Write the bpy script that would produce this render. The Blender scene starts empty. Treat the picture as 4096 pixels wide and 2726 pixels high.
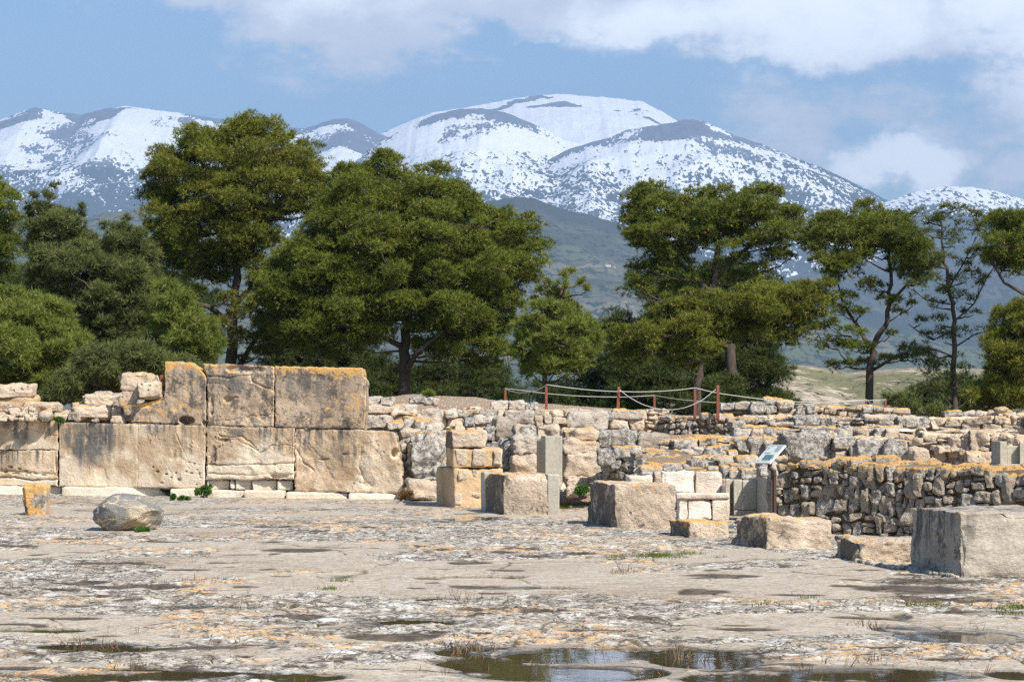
import bpy, bmesh, math, random
import numpy as np
from mathutils import Vector
random.seed(7); RNG = np.random.default_rng(7)
scene = bpy.context.scene
COL = scene.collection

# ---------------------------------------------------------------- camera
LENS = 85.0
FP = LENS/36.0*4096                  # focal length in pixels of the full photograph
PITCH = math.atan((1652-1363)/FP)    # horizon at row 1652 of 2726
CAMZ = 1.6
cam_d = bpy.data.cameras.new('camera'); cam = bpy.data.objects.new('camera', cam_d); COL.objects.link(cam)
cam_d.lens = LENS; cam_d.sensor_width = 36; cam_d.clip_start = 0.5; cam_d.clip_end = 80000
cam.location = (0, 0, CAMZ); cam.rotation_euler = (math.pi/2+PITCH, 0, 0)
scene.camera = cam
cp, sp = math.cos(PITCH), math.sin(PITCH)
def W(px, py, Y):
    """world point seen at photo pixel (px,py) at distance Y"""
    dx = px-2048; dz = -(py-1363)
    y = FP*cp - dz*sp; z = FP*sp + dz*cp
    return np.array([dx/y*Y, Y, CAMZ+z/y*Y])
def G(px, py, z0=0.0):
    """ground point (height z0) seen at photo pixel"""
    p = W(px, py, 1.0); t = (z0-CAMZ)/(p[2]-CAMZ)
    return np.array([p[0]*t, t, z0])
DS = 4096/2356
def R1(u, v): return (u/1.4366, 1380+v/1.4366)
def R2(u, v): return (1400+u/2.142, 1500+v/2.142)
def R3(u, v): return (2300+u/2.091, 1500+v/2.091)
def R4(u, v): return (3100+u/1.844, 1500+v/1.844)
def RD(u, v): return (u*DS, v*DS)

# ---------------------------------------------------------------- light
SUN_EL, SUN_AZ = math.radians(44), math.radians(38)      # az: to the right of straight behind the camera
scene.view_settings.view_transform = 'Standard'; scene.view_settings.look = 'None'
scene.view_settings.gamma = 1; scene.view_settings.exposure = 0.45
sun_d = bpy.data.lights.new('sun', 'SUN'); sun = bpy.data.objects.new('sun', sun_d); COL.objects.link(sun)
sun_d.energy = 5.0; sun_d.angle = math.radians(0.5); sun_d.color = (1, .95, .87)
sdir = Vector((math.cos(SUN_EL)*math.sin(SUN_AZ), -math.cos(SUN_EL)*math.cos(SUN_AZ), math.sin(SUN_EL)))
sun.rotation_euler = sdir.to_track_quat('Z', 'Y').to_euler(); sun.location = (10, -20, 30)
scene.cycles.use_denoising = False
scene.cycles.max_bounces = 5; scene.cycles.diffuse_bounces = 3; scene.cycles.glossy_bounces = 2
scene.cycles.transmission_bounces = 2; scene.cycles.volume_bounces = 0; scene.cycles.transparent_max_bounces = 6

# ---------------------------------------------------------------- node helper
class NT:
    def __init__(s, tree): s.t = tree; s.n = tree.nodes; s.l = tree.links
    def node(s, kind, **kw):
        n = s.n.new(kind)
        for k, v in kw.items(): setattr(n, k, v)
        return n
    def put(s, sock, v):
        if isinstance(v, bpy.types.NodeSocket): s.l.new(v, sock)
        elif v is not None:
            if sock.type in ('RGBA',) and isinstance(v, (tuple, list)) and len(v) == 3: v = (*v, 1)
            sock.default_value = v
    def math(s, op, a, b=None, c=None, clamp=False):
        n = s.node('ShaderNodeMath', operation=op, use_clamp=clamp)
        s.put(n.inputs[0], a)
        if b is not None: s.put(n.inputs[1], b)
        if c is not None: s.put(n.inputs[2], c)
        return n.outputs[0]
    def vmath(s, op, a, b=None, out=0):
        n = s.node('ShaderNodeVectorMath', operation=op); s.put(n.inputs[0], a)
        if b is not None: s.put(n.inputs[1], b)
        return n.outputs[out]
    def mix(s, f, a, b, blend='MIX'):
        n = s.node('ShaderNodeMix', data_type='RGBA', blend_type=blend); n.clamp_factor = True
        s.put(n.inputs[0], f); s.put(n.inputs[6], a); s.put(n.inputs[7], b); return n.outputs[2]
    def noise(s, vec, scale, detail=3, rough=.55, dist=0, out=0):
        n = s.node('ShaderNodeTexNoise'); s.put(n.inputs['Vector'], vec)
        n.inputs['Scale'].default_value = scale; n.inputs['Detail'].default_value = detail
        n.inputs['Roughness'].default_value = rough; n.inputs['Distortion'].default_value = dist
        return n.outputs[out]
    def voro(s, vec, scale, feature='F1', rand=1, out='Distance'):
        n = s.node('ShaderNodeTexVoronoi', feature=feature); s.put(n.inputs['Vector'], vec)
        n.inputs['Scale'].default_value = scale; n.inputs['Randomness'].default_value = rand
        return n.outputs[out]
    def ss(s, x, a, b):
        n = s.node('ShaderNodeMapRange', interpolation_type='SMOOTHSTEP')
        s.put(n.inputs[0], x); s.put(n.inputs[1], a); s.put(n.inputs[2], b); return n.outputs[0]
    def mapr(s, x, a, b, c, d):
        n = s.node('ShaderNodeMapRange'); s.put(n.inputs[0], x)
        for i, v in enumerate((a, b, c, d)): s.put(n.inputs[i+1], v)
        return n.outputs[0]
    def attr(s, name): return s.node('ShaderNodeAttribute', attribute_name=name).outputs['Fac']
    def scale(s, vec, v): return s.vmath('MULTIPLY', vec, v)
    def sep(s, vec):
        n = s.node('ShaderNodeSeparateXYZ'); s.put(n.inputs[0], vec); return n.outputs
    def bump(s, h, strength=.5, dist=.02, normal=None):
        n = s.node('ShaderNodeBump'); s.put(n.inputs['Height'], h); n.inputs['Strength'].default_value = strength
        n.inputs['Distance'].default_value = dist
        if normal is not None: s.put(n.inputs['Normal'], normal)
        return n.outputs[0]
def material(name, rough=.9, spec=.3):
    m = bpy.data.materials.new(name); m.use_nodes = True
    nt = NT(m.node_tree); b = m.node_tree.nodes['Principled BSDF']
    b.inputs['Roughness'].default_value = rough; b.inputs['Specular IOR Level'].default_value = spec
    return m, nt, b
def flat_mat(name, c, rough=.7, metal=0, var=.15, scale=8, bump=0.0):
    m, n, b = material(name, rough)
    p = n.node('ShaderNodeTexCoord').outputs['Object']
    f = n.noise(p, scale, 5)
    n.put(b.inputs['Base Color'], n.mix(f, tuple(x*(1-var) for x in c), tuple(min(1, x*(1+var)) for x in c)))
    b.inputs['Metallic'].default_value = metal
    if bump: n.put(b.inputs['Normal'], n.bump(n.noise(p, scale*6, 4), bump, .01))
    return m

# ---------------------------------------------------------------- numpy noise
def _h(ix, iy, iz, seed):
    h = (ix.astype(np.uint32)*np.uint32(374761393) + iy.astype(np.uint32)*np.uint32(668265263) +
         iz.astype(np.uint32)*np.uint32(2147483647) + np.uint32(seed*144665+1013))
    h = (h ^ (h >> np.uint32(13)))*np.uint32(1274126177); h = h ^ (h >> np.uint32(16))
    h = h*np.uint32(2246822519); h ^= h >> np.uint32(15)
    return h.astype(np.float64)/4294967295.0
def vnoise(P, seed=0):
    P = np.asarray(P, float); I = np.floor(P).astype(np.int64); F = P-I; F = F*F*F*(F*(F*6-15)+10)
    r = 0
    for dx in (0, 1):
        wx = F[..., 0] if dx else 1-F[..., 0]
        for dy in (0, 1):
            wy = F[..., 1] if dy else 1-F[..., 1]
            for dz in (0, 1):
                wz = F[..., 2] if dz else 1-F[..., 2]
                r = r+wx*wy*wz*_h(I[..., 0]+dx, I[..., 1]+dy, I[..., 2]+dz, seed)
    return r
def fbm(P, octaves=4, seed=0, gain=.5):
    P = np.asarray(P, float); a, s, r = 1.0, 0, 0
    for o in range(octaves):
        r = r+a*(vnoise(P, seed+o*7)*2-1); s += a; a *= gain; P = P*2.03+13.7
    return r/s
def ridged(P, octaves=4, seed=0):
    P = np.asarray(P, float); a, s, r = 1.0, 0, 0
    for o in range(octaves):
        r = r+a*(1-abs(vnoise(P, seed+o*7)*2-1)); s += a; a *= .5; P = P*2.03+13.7
    return r/s
def sst(x, a, b):
    t = np.clip((x-a)/(b-a), 0, 1); return t*t*(3-2*t)

# ---------------------------------------------------------------- mesh + object helpers
def mk_mesh(name, V, F, attrs=None, smooth=True):
    V = np.asarray(V, np.float32).reshape(-1, 3)
    Fs = F if isinstance(F, list) else [F]
    Fs = [np.asarray(f, np.int32) for f in Fs if len(f)]
    me = bpy.data.meshes.new(name)
    me.vertices.add(len(V)); me.vertices.foreach_set('co', V.ravel())
    loops = np.concatenate([f.ravel() for f in Fs]); tot = np.concatenate([np.full(len(f), f.shape[1], np.int32) for f in Fs])
    me.loops.add(len(loops)); me.loops.foreach_set('vertex_index', loops)
    start = np.concatenate([[0], np.cumsum(tot)[:-1]]).astype(np.int32)
    me.polygons.add(len(tot)); me.polygons.foreach_set('loop_start', start); me.polygons.foreach_set('loop_total', tot)
    me.polygons.foreach_set('use_smooth', np.full(len(tot), smooth))
    for k, a in (attrs or {}).items():
        at = me.attributes.new(k, 'FLOAT', 'POINT'); at.data.foreach_set('value', np.asarray(a, np.float32).ravel())
    me.update(calc_edges=True); me.validate()
    return me
def obj(name, V, F, mat, parent=None, origin=None, attrs=None, smooth=True):
    V = np.asarray(V, float).reshape(-1, 3)
    if parent is not None: org = np.array(parent['_wo']); loc = (0, 0, 0)
    else:
        if origin is None: origin = ((V[:, 0].min()+V[:, 0].max())/2, (V[:, 1].min()+V[:, 1].max())/2, V[:, 2].min())
        org = np.array(origin, float); loc = tuple(org)
    o = bpy.data.objects.new(name, mk_mesh(name, V-org, F, attrs, smooth))
    COL.objects.link(o); o.location = loc; o['_wo'] = [float(x) for x in org]
    if parent is not None: o.parent = parent
    for m in (mat if isinstance(mat, (list, tuple)) else [mat]): o.data.materials.append(m)
    return o
def empty(name, loc):
    o = bpy.data.objects.new(name, None); COL.objects.link(o); o.location = tuple(loc); o['_wo'] = [float(x) for x in loc]
    o.empty_display_size = .3
    return o
def tag(o, label=None, cat=None, group=None, kind=None):
    if label: o['label'] = label
    if cat: o['category'] = cat
    if group: o['group'] = group
    if kind or label: o['kind'] = kind or 'thing'
    return o
class Acc:
    def __init__(s): s.V = []; s.F = {}; s.A = {}; s.n = 0
    def add(s, V, F, **attrs):
        V = np.asarray(V, float).reshape(-1, 3)
        for f in (F if isinstance(F, list) else [F]):
            f = np.asarray(f, int); s.F.setdefault(f.shape[1], []).append(f+s.n)
        s.V.append(V); s.n += len(V)
        for k, a in attrs.items(): s.A.setdefault(k, []).append(np.broadcast_to(np.asarray(a, float), (len(V),)))
    def build(s, name, mat, parent=None, origin=None, smooth=True):
        return obj(name, np.concatenate(s.V), [np.concatenate(f) for f in s.F.values()], mat, parent, origin,
                   {k: np.concatenate(a) for k, a in s.A.items()}, smooth)
def grid_faces(nu, nv):
    i = np.arange(nu-1)[:, None]*nv+np.arange(nv-1)[None, :]; i = i.ravel()
    return np.stack([i, i+nv, i+nv+1, i+1], 1)
def box_vf(x0, x1, y0, y1, z0, z1):
    V = [(x, y, z) for x in (x0, x1) for y in (y0, y1) for z in (z0, z1)]
    F = [(0, 1, 3, 2), (4, 6, 7, 5), (0, 4, 5, 1), (2, 3, 7, 6), (0, 2, 6, 4), (1, 5, 7, 3)]
    return np.array(V, float), np.array(F)
def tube(pts, rads, n=6):
    pts = np.asarray(pts, float); m = len(pts); rads = np.broadcast_to(np.asarray(rads, float), (m,))
    t = np.gradient(pts, axis=0); t /= np.linalg.norm(t, axis=1)[:, None]+1e-9
    ref = np.array([0, 0, 1.0]) if abs(t[:, 2]).mean() < .8 else np.array([0, 1.0, 0])
    a = np.cross(t, ref); a /= np.linalg.norm(a, axis=1)[:, None]+1e-9; b = np.cross(t, a)
    th = np.arange(n)/n*2*math.pi
    V = pts[:, None]+rads[:, None, None]*(np.cos(th)[None, :, None]*a[:, None]+np.sin(th)[None, :, None]*b[:, None])
    F = []
    for i in range(m-1):
        for k in range(n): F.append((i*n+k, i*n+(k+1) % n, (i+1)*n+(k+1) % n, (i+1)*n+k))
    V = V.reshape(-1, 3); c0 = len(V); V = np.concatenate([V, pts[:1], pts[-1:]])
    T = [(c0, (k+1) % n, k) for k in range(n)]+[(c0+1, (m-1)*n+k, (m-1)*n+(k+1) % n) for k in range(n)]
    return V, [np.array(F), np.array(T)]

# ---------------------------------------------------------------- sky
world = bpy.data.worlds.new('World'); scene.world = world; world.use_nodes = True
w = NT(world.node_tree); bg = world.node_tree.nodes['Background']
sky = w.node('ShaderNodeTexSky', sky_type='NISHITA'); sky.sun_disc = False
sky.sun_elevation = SUN_EL; sky.sun_rotation = math.pi-SUN_AZ
sky.air_density = 1.0; sky.dust_density = .6; sky.ozone_density = 2.5; sky.altitude = 100
gen = w.node('ShaderNodeTexCoord').outputs['Generated']
SKY_STR = .104
skyc = w.mix(1.0, sky.outputs[0], (SKY_STR*.90, SKY_STR*1.03, SKY_STR*1.12), 'MULTIPLY')
warp = w.noise(gen, 14, 6, .62, 0, 1)
pw = w.vmath('ADD', gen, w.vmath('MULTIPLY', w.vmath('SUBTRACT', warp, (.5, .5, .5)), (.10, .0, .055)))
def blobs(lst):
    tot = None
    for (u, v, ru, rv, a) in lst:
        cx, cz = (u*DS-2048)/FP, (1652-v*DS)/FP
        d = w.vmath('MULTIPLY', w.vmath('SUBTRACT', pw, (cx, .98, cz)), (1/(ru*DS/FP), 0, 1/(rv*DS/FP)))
        e = w.math('MULTIPLY', w.math('SUBTRACT', 1.0, w.vmath('LENGTH', d, out='Value'), clamp=True), a)
        tot = e if tot is None else w.math('MAXIMUM', tot, e)
    return tot
n1 = w.noise(w.scale(gen, (1, 1, 2.0)), 30, 9, .60)
n2 = w.noise(w.scale(gen, (1, 1, 1.6)), 13, 6, .55)
nf = w.math('MULTIPLY_ADD', w.math('SUBTRACT', n1, .5), 1.5, w.math('MULTIPLY', w.math('SUBTRACT', n2, .5), .9))
dense = blobs([(800, 20, 520, 150, 1.2), (1150, 5, 700, 95, 1.3), (700, 165, 340, 62, .42), (880, 110, 280, 100, 1.0), (1750, 15, 520, 175, 1.5), (2200, -10, 420, 170, 1.3), (1980, 95, 430, 110, 1.1),
               (2060, 385, 260, 110, 1.15), (2290, 250, 220, 150, .75), (1850, 275, 330, 130, .62), (2100, 300, 260, 110, .65), (400, 0, 230, 90, 1.0), (560, 60, 200, 70, .7), (0, 20, 70, 50, .5), (1060, 150, 150, 22, .4), (440, 135, 60, 45, .3), (2356, 430, 260, 90, .6), (1690, 350, 260, 60, .4)])
mask = w.ss(w.math('ADD', dense, w.math('MULTIPLY', nf, w.ss(dense, 0.0, .3))), .03, .60)
bright = blobs([(1560, 70, 330, 120, 1.0), (1850, 60, 420, 150, 1.25), (2300, 60, 300, 150, 1.0), (2050, 385, 210, 110, 1.7), (760, 0, 330, 80, .7), (2300, 220, 180, 110, .7)])
bf = w.ss(w.math('ADD', bright, w.math('MULTIPLY', nf, 1.0)), -.05, 1.05)
cloudc = w.mix(bf, (.76, .79, .87), (1.36, 1.39, 1.42))
skyv = w.mix(w.math('MULTIPLY', mask, .92), skyc, cloudc)
w.put(bg.inputs['Color'], skyv); bg.inputs['Strength'].default_value = 1.0

# ---------------------------------------------------------------- mountains and valley
def mountain_mat(name, kind):
    m, n, b = material(name, .95, .1)
    p = n.node('ShaderNodeTexCoord').outputs['Object']
    s = n.attr('snow')
    rock = n.mix(n.noise(n.scale(p, (1, .4, 1)), .009, 7, .7), (.065, .075, .095), (.19, .21, .245))
    forest = n.mix(n.noise(p, .02, 4), (.025, .035, .03), (.06, .07, .05))
    fo = n.attr('forest')
    veg = n.mix(n.ss(n.math('ADD', fo, n.math('MULTIPLY', n.math('SUBTRACT', n.noise(p, .02, 5), .5), 1.2)), .35, .65), rock, forest)
    pz = n.scale(p, (1, .35, .75))
    spk = n.noise(pz, .015, 4, .62)
    spk2 = n.noise(pz, .042, 3, .6)
    vv = n.math('ADD', n.math('MULTIPLY', n.math('SUBTRACT', spk, .5), 1.5), n.math('MULTIPLY', n.math('SUBTRACT', spk2, .5), 2.2))
    f = n.ss(n.math('ADD', s, n.math('MULTIPLY', vv, n.attr('spk'))), .46, .54)
    n.put(b.inputs['Base Color'], n.mix(f, veg, (.84, .86, .90)))
    return m
M_SNOW = mountain_mat('snowy_mountain', 0)
def interp(pts, x): 
    pts = np.asarray(pts, float); return np.interp(x, pts[:, 0], pts[:, 1])
def ridge(name, sil, Yd, L, zfoot, amp, seed, snowfn, nx=620, nt=170, power=1.25, sc=1.0, mat=None, back=.5, kind='structure'):
    u = np.linspace(sil[0][0], sil[-1][0], nx)
    v = interp(sil, u)
    v = v+fbm(np.stack([u/14, u*0, u*0+seed], 1), 4, seed)*1.6
    x0 = (u*DS-2048)/FP*Yd; zc = CAMZ+(1652-v*DS)/FP*Yd
    nb = 10
    t = np.concatenate([-np.linspace(back, 0.04, nb), np.linspace(0, 1, nt)**1.15])
    X = x0[:, None]*np.ones_like(t)[None]; T = t[None]*np.ones_like(x0)[:, None]
    Y = Yd-T*L
    tp = np.clip(T, 0, 1)
    Z = zfoot+(zc[:, None]-zfoot)*(1-tp)**power - np.clip(-T, 0, 1)*900
    P = np.stack([X/1300*sc, Y/1500*sc, X*0+seed], -1)
    rel = (ridged(P, 5, seed)-.72)*amp*1.6+fbm(P*3.1, 5, seed+3)*amp*.25
    Z = Z+rel*np.clip(np.abs(T)*5, 0, 1)*np.where(T < 0, .3, 1)
    ap = 950-(Z-CAMZ)/Y*FP/DS            # apparent height in photo rows
    sn, spk, fo = snowfn(X, Y, Z, T, u[:, None]*np.ones_like(t)[None], ap, v[:, None]*np.ones_like(t)[None])
    o = obj(name, np.stack([X, Y, Z], -1), grid_faces(nx, len(t))[:, ::-1], mat or M_SNOW, attrs={'snow': sn, 'spk': spk, 'forest': fo})
    tag(o, kind=kind); return o
def sn_left(X, Y, Z, T, u, ap, v):
    P = np.stack([X/700, Y/900, X*0], -1); n = fbm(P, 4, 11)
    bare = sst(fbm(np.stack([X/500, Y/260, X*0], -1), 4, 5), .02, .3)*sst(ap-v, 75, 5)
    n2 = fbm(np.stack([(X+Y*.4)/330, (Y-X*.3)/330, X*0], -1), 5, 12)
    s = .80-.62*sst(ap, 335, 500)+n*.8+n2*1.1-bare*1.2-.18*sst(ap-v, 26, 0)
    return s, .8+.9*sst(ap, 330, 400), sst(ap, 330, 430)
def sn_dome(X, Y, Z, T, u, ap, v):
    s = 1.15-1.5*sst(fbm(np.stack([X/420, Y/200, X*0], -1), 5, 8), .30, .5)
    return s, .5+0*X, 0*X
def sn_m2(X, Y, Z, T, u, ap, v):
    d = ap-v
    n = fbm(np.stack([X/420, Y/600, X*0+3], -1), 4, 21)
    band = sst(d, 36, 8)*sst(u, 930, 1010)*sst(u, 1370, 1250)*(1-.0*n)
    n2 = fbm(np.stack([(X+Y*.4)/260, (Y-X*.3)/330, X*0], -1), 5, 22)
    s = .88-.62*sst(ap+n*50, 325, 500)+n*.6+n2*.9-band*(.75+n*1.6)
    s = s-.9*sst(ap+n*30, 440, 520)*0
    return s, .75+1.3*sst(ap, 325, 375)+0*X, sst(ap, 320, 380)
def sn_m4(X, Y, Z, T, u, ap, v):
    d = ap-v
    n = fbm(np.stack([X/420, Y/600, X*0+9], -1), 4, 31)
    wdt = interp([(1360, 8), (1450, 30), (1560, 38), (1640, 28), (1720, 6), (2050, 3)], u)
    band = sst(d, wdt+12, wdt-6)
    g = interp([(1300, 0), (1650, 0), (1850, .25), (2000, .45), (2060, .55)], u)
    n2 = fbm(np.stack([(X+Y*.4)/260, (Y-X*.3)/330, X*0], -1), 5, 32)
    s = .88-.62*sst(ap+n*40, 335, 510)+n*.6+n2*.9-band*(.95+n*1.3)-g
    return s, .75+1.3*sst(ap, 322, 365)+0*X, sst(ap, 330, 400)
def sn_m5(X, Y, Z, T, u, ap, v):
    n = fbm(np.stack([X/420, Y/600, X*0+9], -1), 4, 41)
    s = .68-.85*sst(ap, 455, 540)+n*.25
    return s, 1.2+0*X, .7+0*X
ridge('mountain', [(-260, 300), (-60, 285), (0, 272), (75, 245), (130, 256), (185, 262), (240, 247), (290, 242), (350, 250), (460, 265), (560, 282), (640, 290), (700, 294), (760, 274), (800, 270), (835, 285), (870, 305), (960, 340), (1100, 400)],
      20500, 6500, 380, 260, 2, sn_left)
ridge('mountain', [(780, 380), (870, 307), (960, 270), (1000, 256), (1100, 241), (1180, 225), (1240, 217), (1290, 214), (1400, 222), (1480, 232), (1530, 258), (1565, 280), (1640, 310), (1800, 380), (2000, 450)],
      22500, 4200, 1100, 120, 4, sn_dome, power=1.0)
ridge('mountain', [(700, 480), (790, 400), (850, 342), (880, 322), (940, 288), (1000, 262), (1060, 248), (1110, 247), (1160, 256), (1220, 280), (1260, 298), (1300, 322), (1345, 330), (1390, 345), (1450, 380), (1550, 440), (1700, 520)],
      18500, 6500, 300, 230, 6, sn_m2)
ridge('mountain', [(1120, 470), (1220, 390), (1300, 345), (1350, 329), (1400, 316), (1440, 298), (1500, 288), (1545, 281), (1575, 274), (1615, 274), (1640, 286), (1700, 313), (1760, 332), (1820, 357), (1900, 388), (1960, 416), (2010, 442), (2060, 470), (2140, 520), (2240, 580)],
      17800, 6500, 250, 240, 9, sn_m4)
ridge('mountain', [(1900, 520), (2000, 480), (2050, 460), (2110, 440), (2170, 428), (2240, 430), (2300, 440), (2350, 456), (2450, 470), (2650, 500)],
      17000, 5500, 150, 260, 13, sn_m5)
def veg_mat(name):
    m, n, b = material(name, .95, .1)
    p = n.node('ShaderNodeTexCoord').outputs['Object']
    big = n.noise(p, .0011, 5, .6, .4)
    base = n.mix(n.ss(big, .42, .56), (.06, .065, .04), (.13, .12, .075))
    pt = n.voro(n.scale(p, (1, .6, 1)), .0042, out='Color')
    fld = n.sep(pt)[0]
    base = n.mix(n.ss(fld, .55, .75), base, (.095, .11, .055))
    base = n.mix(n.math('MULTIPLY', n.ss(fld, .12, .05), .8), base, (.20, .18, .12))
    dots = n.noise(n.scale(p, (1, .45, 1)), .03, 3, .6)
    base = n.mix(n.ss(dots, .50, .60), base, (.03, .04, .02))
    base = n.mix(n.attr('forest'), base, n.mix(dots, (.025, .033, .025), (.045, .055, .035)))
    n.put(b.inputs['Base Color'], base); return m
M_VALLEY = veg_mat('valley_fields')
def sn_hill(X, Y, Z, T, u, ap, v):
    n = fbm(np.stack([X/700, Y/900, X*0+9], -1), 4, 51)
    return 0*X, 0*X, sst(ap-v+n*35, 62, 25)*.9
ridge('hill', [(800, 560), (950, 500), (1050, 478), (1120, 463), (1190, 451), (1230, 455), (1290, 478), (1350, 492), (1420, 512), (1500, 540), (1600, 580), (1800, 650), (2100, 740), (2500, 800)],
      9500, 5200, -160, 90, 15, sn_hill, mat=M_VALLEY, sc=1.6)
ridge('hill', [(-300, 560), (-50, 530), (100, 520), (180, 505), (240, 488), (300, 482), (380, 470), (500, 490), (700, 560), (900, 640)],
      8200, 4200, -160, 70, 17, lambda X, Y, Z, T, u, ap, v: (0*X, 0*X, 0*X), mat=M_VALLEY, sc=1.8)
ridge('hill', [(1500, 700), (1650, 680), (1800, 640), (1900, 615), (2000, 600), (2100, 590), (2200, 570), (2300, 560), (2400, 540), (2700, 520)],
      12500, 5500, -200, 160, 19, lambda X, Y, Z, T, u, ap, v: (0*X, 0*X, .55+0*X), mat=M_VALLEY, sc=1.3)
# valley floor, one sheet to the foot of the mountains
ny, nx = 260, 220
yy = 150*(24000/150)**np.linspace(0, 1, ny); uu = np.linspace(-1, 1, nx)
Yv, Uv = np.meshgrid(yy, uu, indexing='ij'); Xv = Uv*(Yv*.42+60)
Zv = np.interp(Yv, [150, 300, 700, 1500, 3500, 6000, 9000, 14000, 24000], [-14, -30, -70, -85, -60, 10, 70, 160, 300])
Zv = Zv+fbm(np.stack([Xv/900, Yv/900, Xv*0], -1), 5, 61)*np.interp(Yv, [150, 1500, 6000, 24000], [1, 12, 60, 80])
o = obj('valley', np.stack([Xv, Yv, Zv], -1), grid_faces(ny, nx)[:, ::-1], M_VALLEY, attrs={'forest': 0*Xv}); tag(o, kind='structure')

# haze
HAZE_D = 5.8e-5
def haze():
    V, F = box_vf(-14000, 14000, -400, 24500, -170, 3150)
    m = bpy.data.materials.new('haze_air'); m.use_nodes = True; t = m.node_tree
    for nd in list(t.nodes): t.nodes.remove(nd)
    out = t.nodes.new('ShaderNodeOutputMaterial'); v = t.nodes.new('ShaderNodeVolumePrincipled')
    v.inputs['Color'].default_value = (.50, .70, 1.0, 1); v.inputs['Density'].default_value = HAZE_D
    v.inputs['Anisotropy'].default_value = 0.1
    t.links.new(v.outputs[0], out.inputs['Volume'])
    o = obj('haze', V, F, m, smooth=False); tag(o, kind='stuff')
haze()

# ================================================================ near ground: terrain, court, puddles
def bil(tx, ty, T, x, y):
    x = np.clip(x, tx[0], tx[-1]); y = np.clip(y, ty[0], ty[-1]); T = np.asarray(T, float)
    i = np.clip(np.searchsorted(tx, x)-1, 0, len(tx)-2); j = np.clip(np.searchsorted(ty, y)-1, 0, len(ty)-2)
    tx = np.array(tx, float); ty = np.array(ty, float)
    a = (x-tx[i])/(tx[i+1]-tx[i]); b = (y-ty[j])/(ty[j+1]-ty[j])
    return (T[i, j]*(1-a)+T[i+1, j]*a)*(1-b)+(T[i, j+1]*(1-a)+T[i+1, j+1]*a)*b
TX = [-12, -7.2, -6.2, -2.5, 0, 3, 6, 8.5, 14]
TY = [30, 36, 40, 44, 46.4, 48, 50, 54, 58, 62, 70, 84, 110, 150]
TZ = [[-.3, -.3, -.3, -.3, -.3, -.3, 1.2, 1.4, 1.4, 1.2, .9, .7, -3, -20],
      [-.3, -.3, -.3, -.3, -.3, -.3, 1.2, 1.3, 1.3, 1.2, .9, .7, -3, -20],
      [-.3, -.3, -.3, -.3, -.3, -.3, 1.3, 1.5, 1.6, 1.4, .9, .7, -3, -20],
      [-.3, -.3, -.3, -.3, -.3, .7, 1.1, 1.7, 2.05, 1.9, 1.2, .7, -3, -20],
      [-.3, -.3, -.25, 0, .3, .6, .8, 1.45, 1.92, 1.8, 1.2, .7, -3, -20],
      [-.25, -.1, .1, .3, .55, .75, .95, 1.3, 1.62, 1.6, 1.1, .6, -3, -20],
      [-.2, .0, .2, .45, .65, .8, 1.0, 1.25, 1.4, 1.4, 1.0, .5, -3, -20],
      [-.1, .3, .4, .55, .7, .85, 1.0, 1.2, 1.3, 1.3, .9, .4, -3, -20],
      [-.1, .3, .4, .6, .8, .9, 1.0, 1.2, 1.3, 1.3, .9, .4, -3, -20]]
def terr(x, y): return bil(TX, TY, TZ, np.asarray(x, float), np.asarray(y, float))

def earth_mat():
    m, n, b = material('stony_earth', .95, .2)
    p = n.node('ShaderNodeTexCoord').outputs['Object']
    c = n.mix(n.noise(p, 1.1, 5), (.22, .14, .085), (.36, .27, .18))
    v = n.voro(p, 15, out='Color'); d = n.voro(p, 15)
    st = n.math('MULTIPLY', n.ss(n.sep(v)[0], .35, .45), n.ss(d, .5, .3))
    c = n.mix(st, c, n.mix(n.sep(v)[1], (.45, .36, .27), (.66, .60, .52)))
    farc = n.mix(n.noise(p, .25, 6, .65), (.06, .085, .03), (.22, .20, .12))
    c = n.mix(n.ss(n.sep(p)[1], 63, 72), c, farc)
    n.put(b.inputs['Base Color'], c)
    n.put(b.inputs['Normal'], n.bump(n.math('ADD', st, n.noise(p, 22, 4)), .8, .04)); return m
M_EARTH = earth_mat()
ys = np.concatenate([np.arange(30, 62, .14), np.arange(62, 152, 1.0)]); us = np.linspace(-1, 1, 400)
Yt, Ut = np.meshgrid(ys, us, indexing='ij'); Xt = Ut*(Yt*.55+6)
Zt = terr(Xt, Yt)+fbm(np.stack([Xt*.9, Yt*.9, Xt*0], -1), 4, 71)*.09+fbm(np.stack([Xt*6, Yt*6, Xt*0], -1), 2, 72)*.025*(Yt < 64)
Zt = np.where((Yt < 44) & (np.abs(Xt) > Yt*.30), np.maximum(Zt, -.04), Zt)
o = obj('ground', np.stack([Xt, Yt, Zt], -1), grid_faces(len(ys), 400)[:, ::-1], M_EARTH, origin=(0, 0, 0)); tag(o, kind='structure')
# wide base ground round the camera, under everything near


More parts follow.
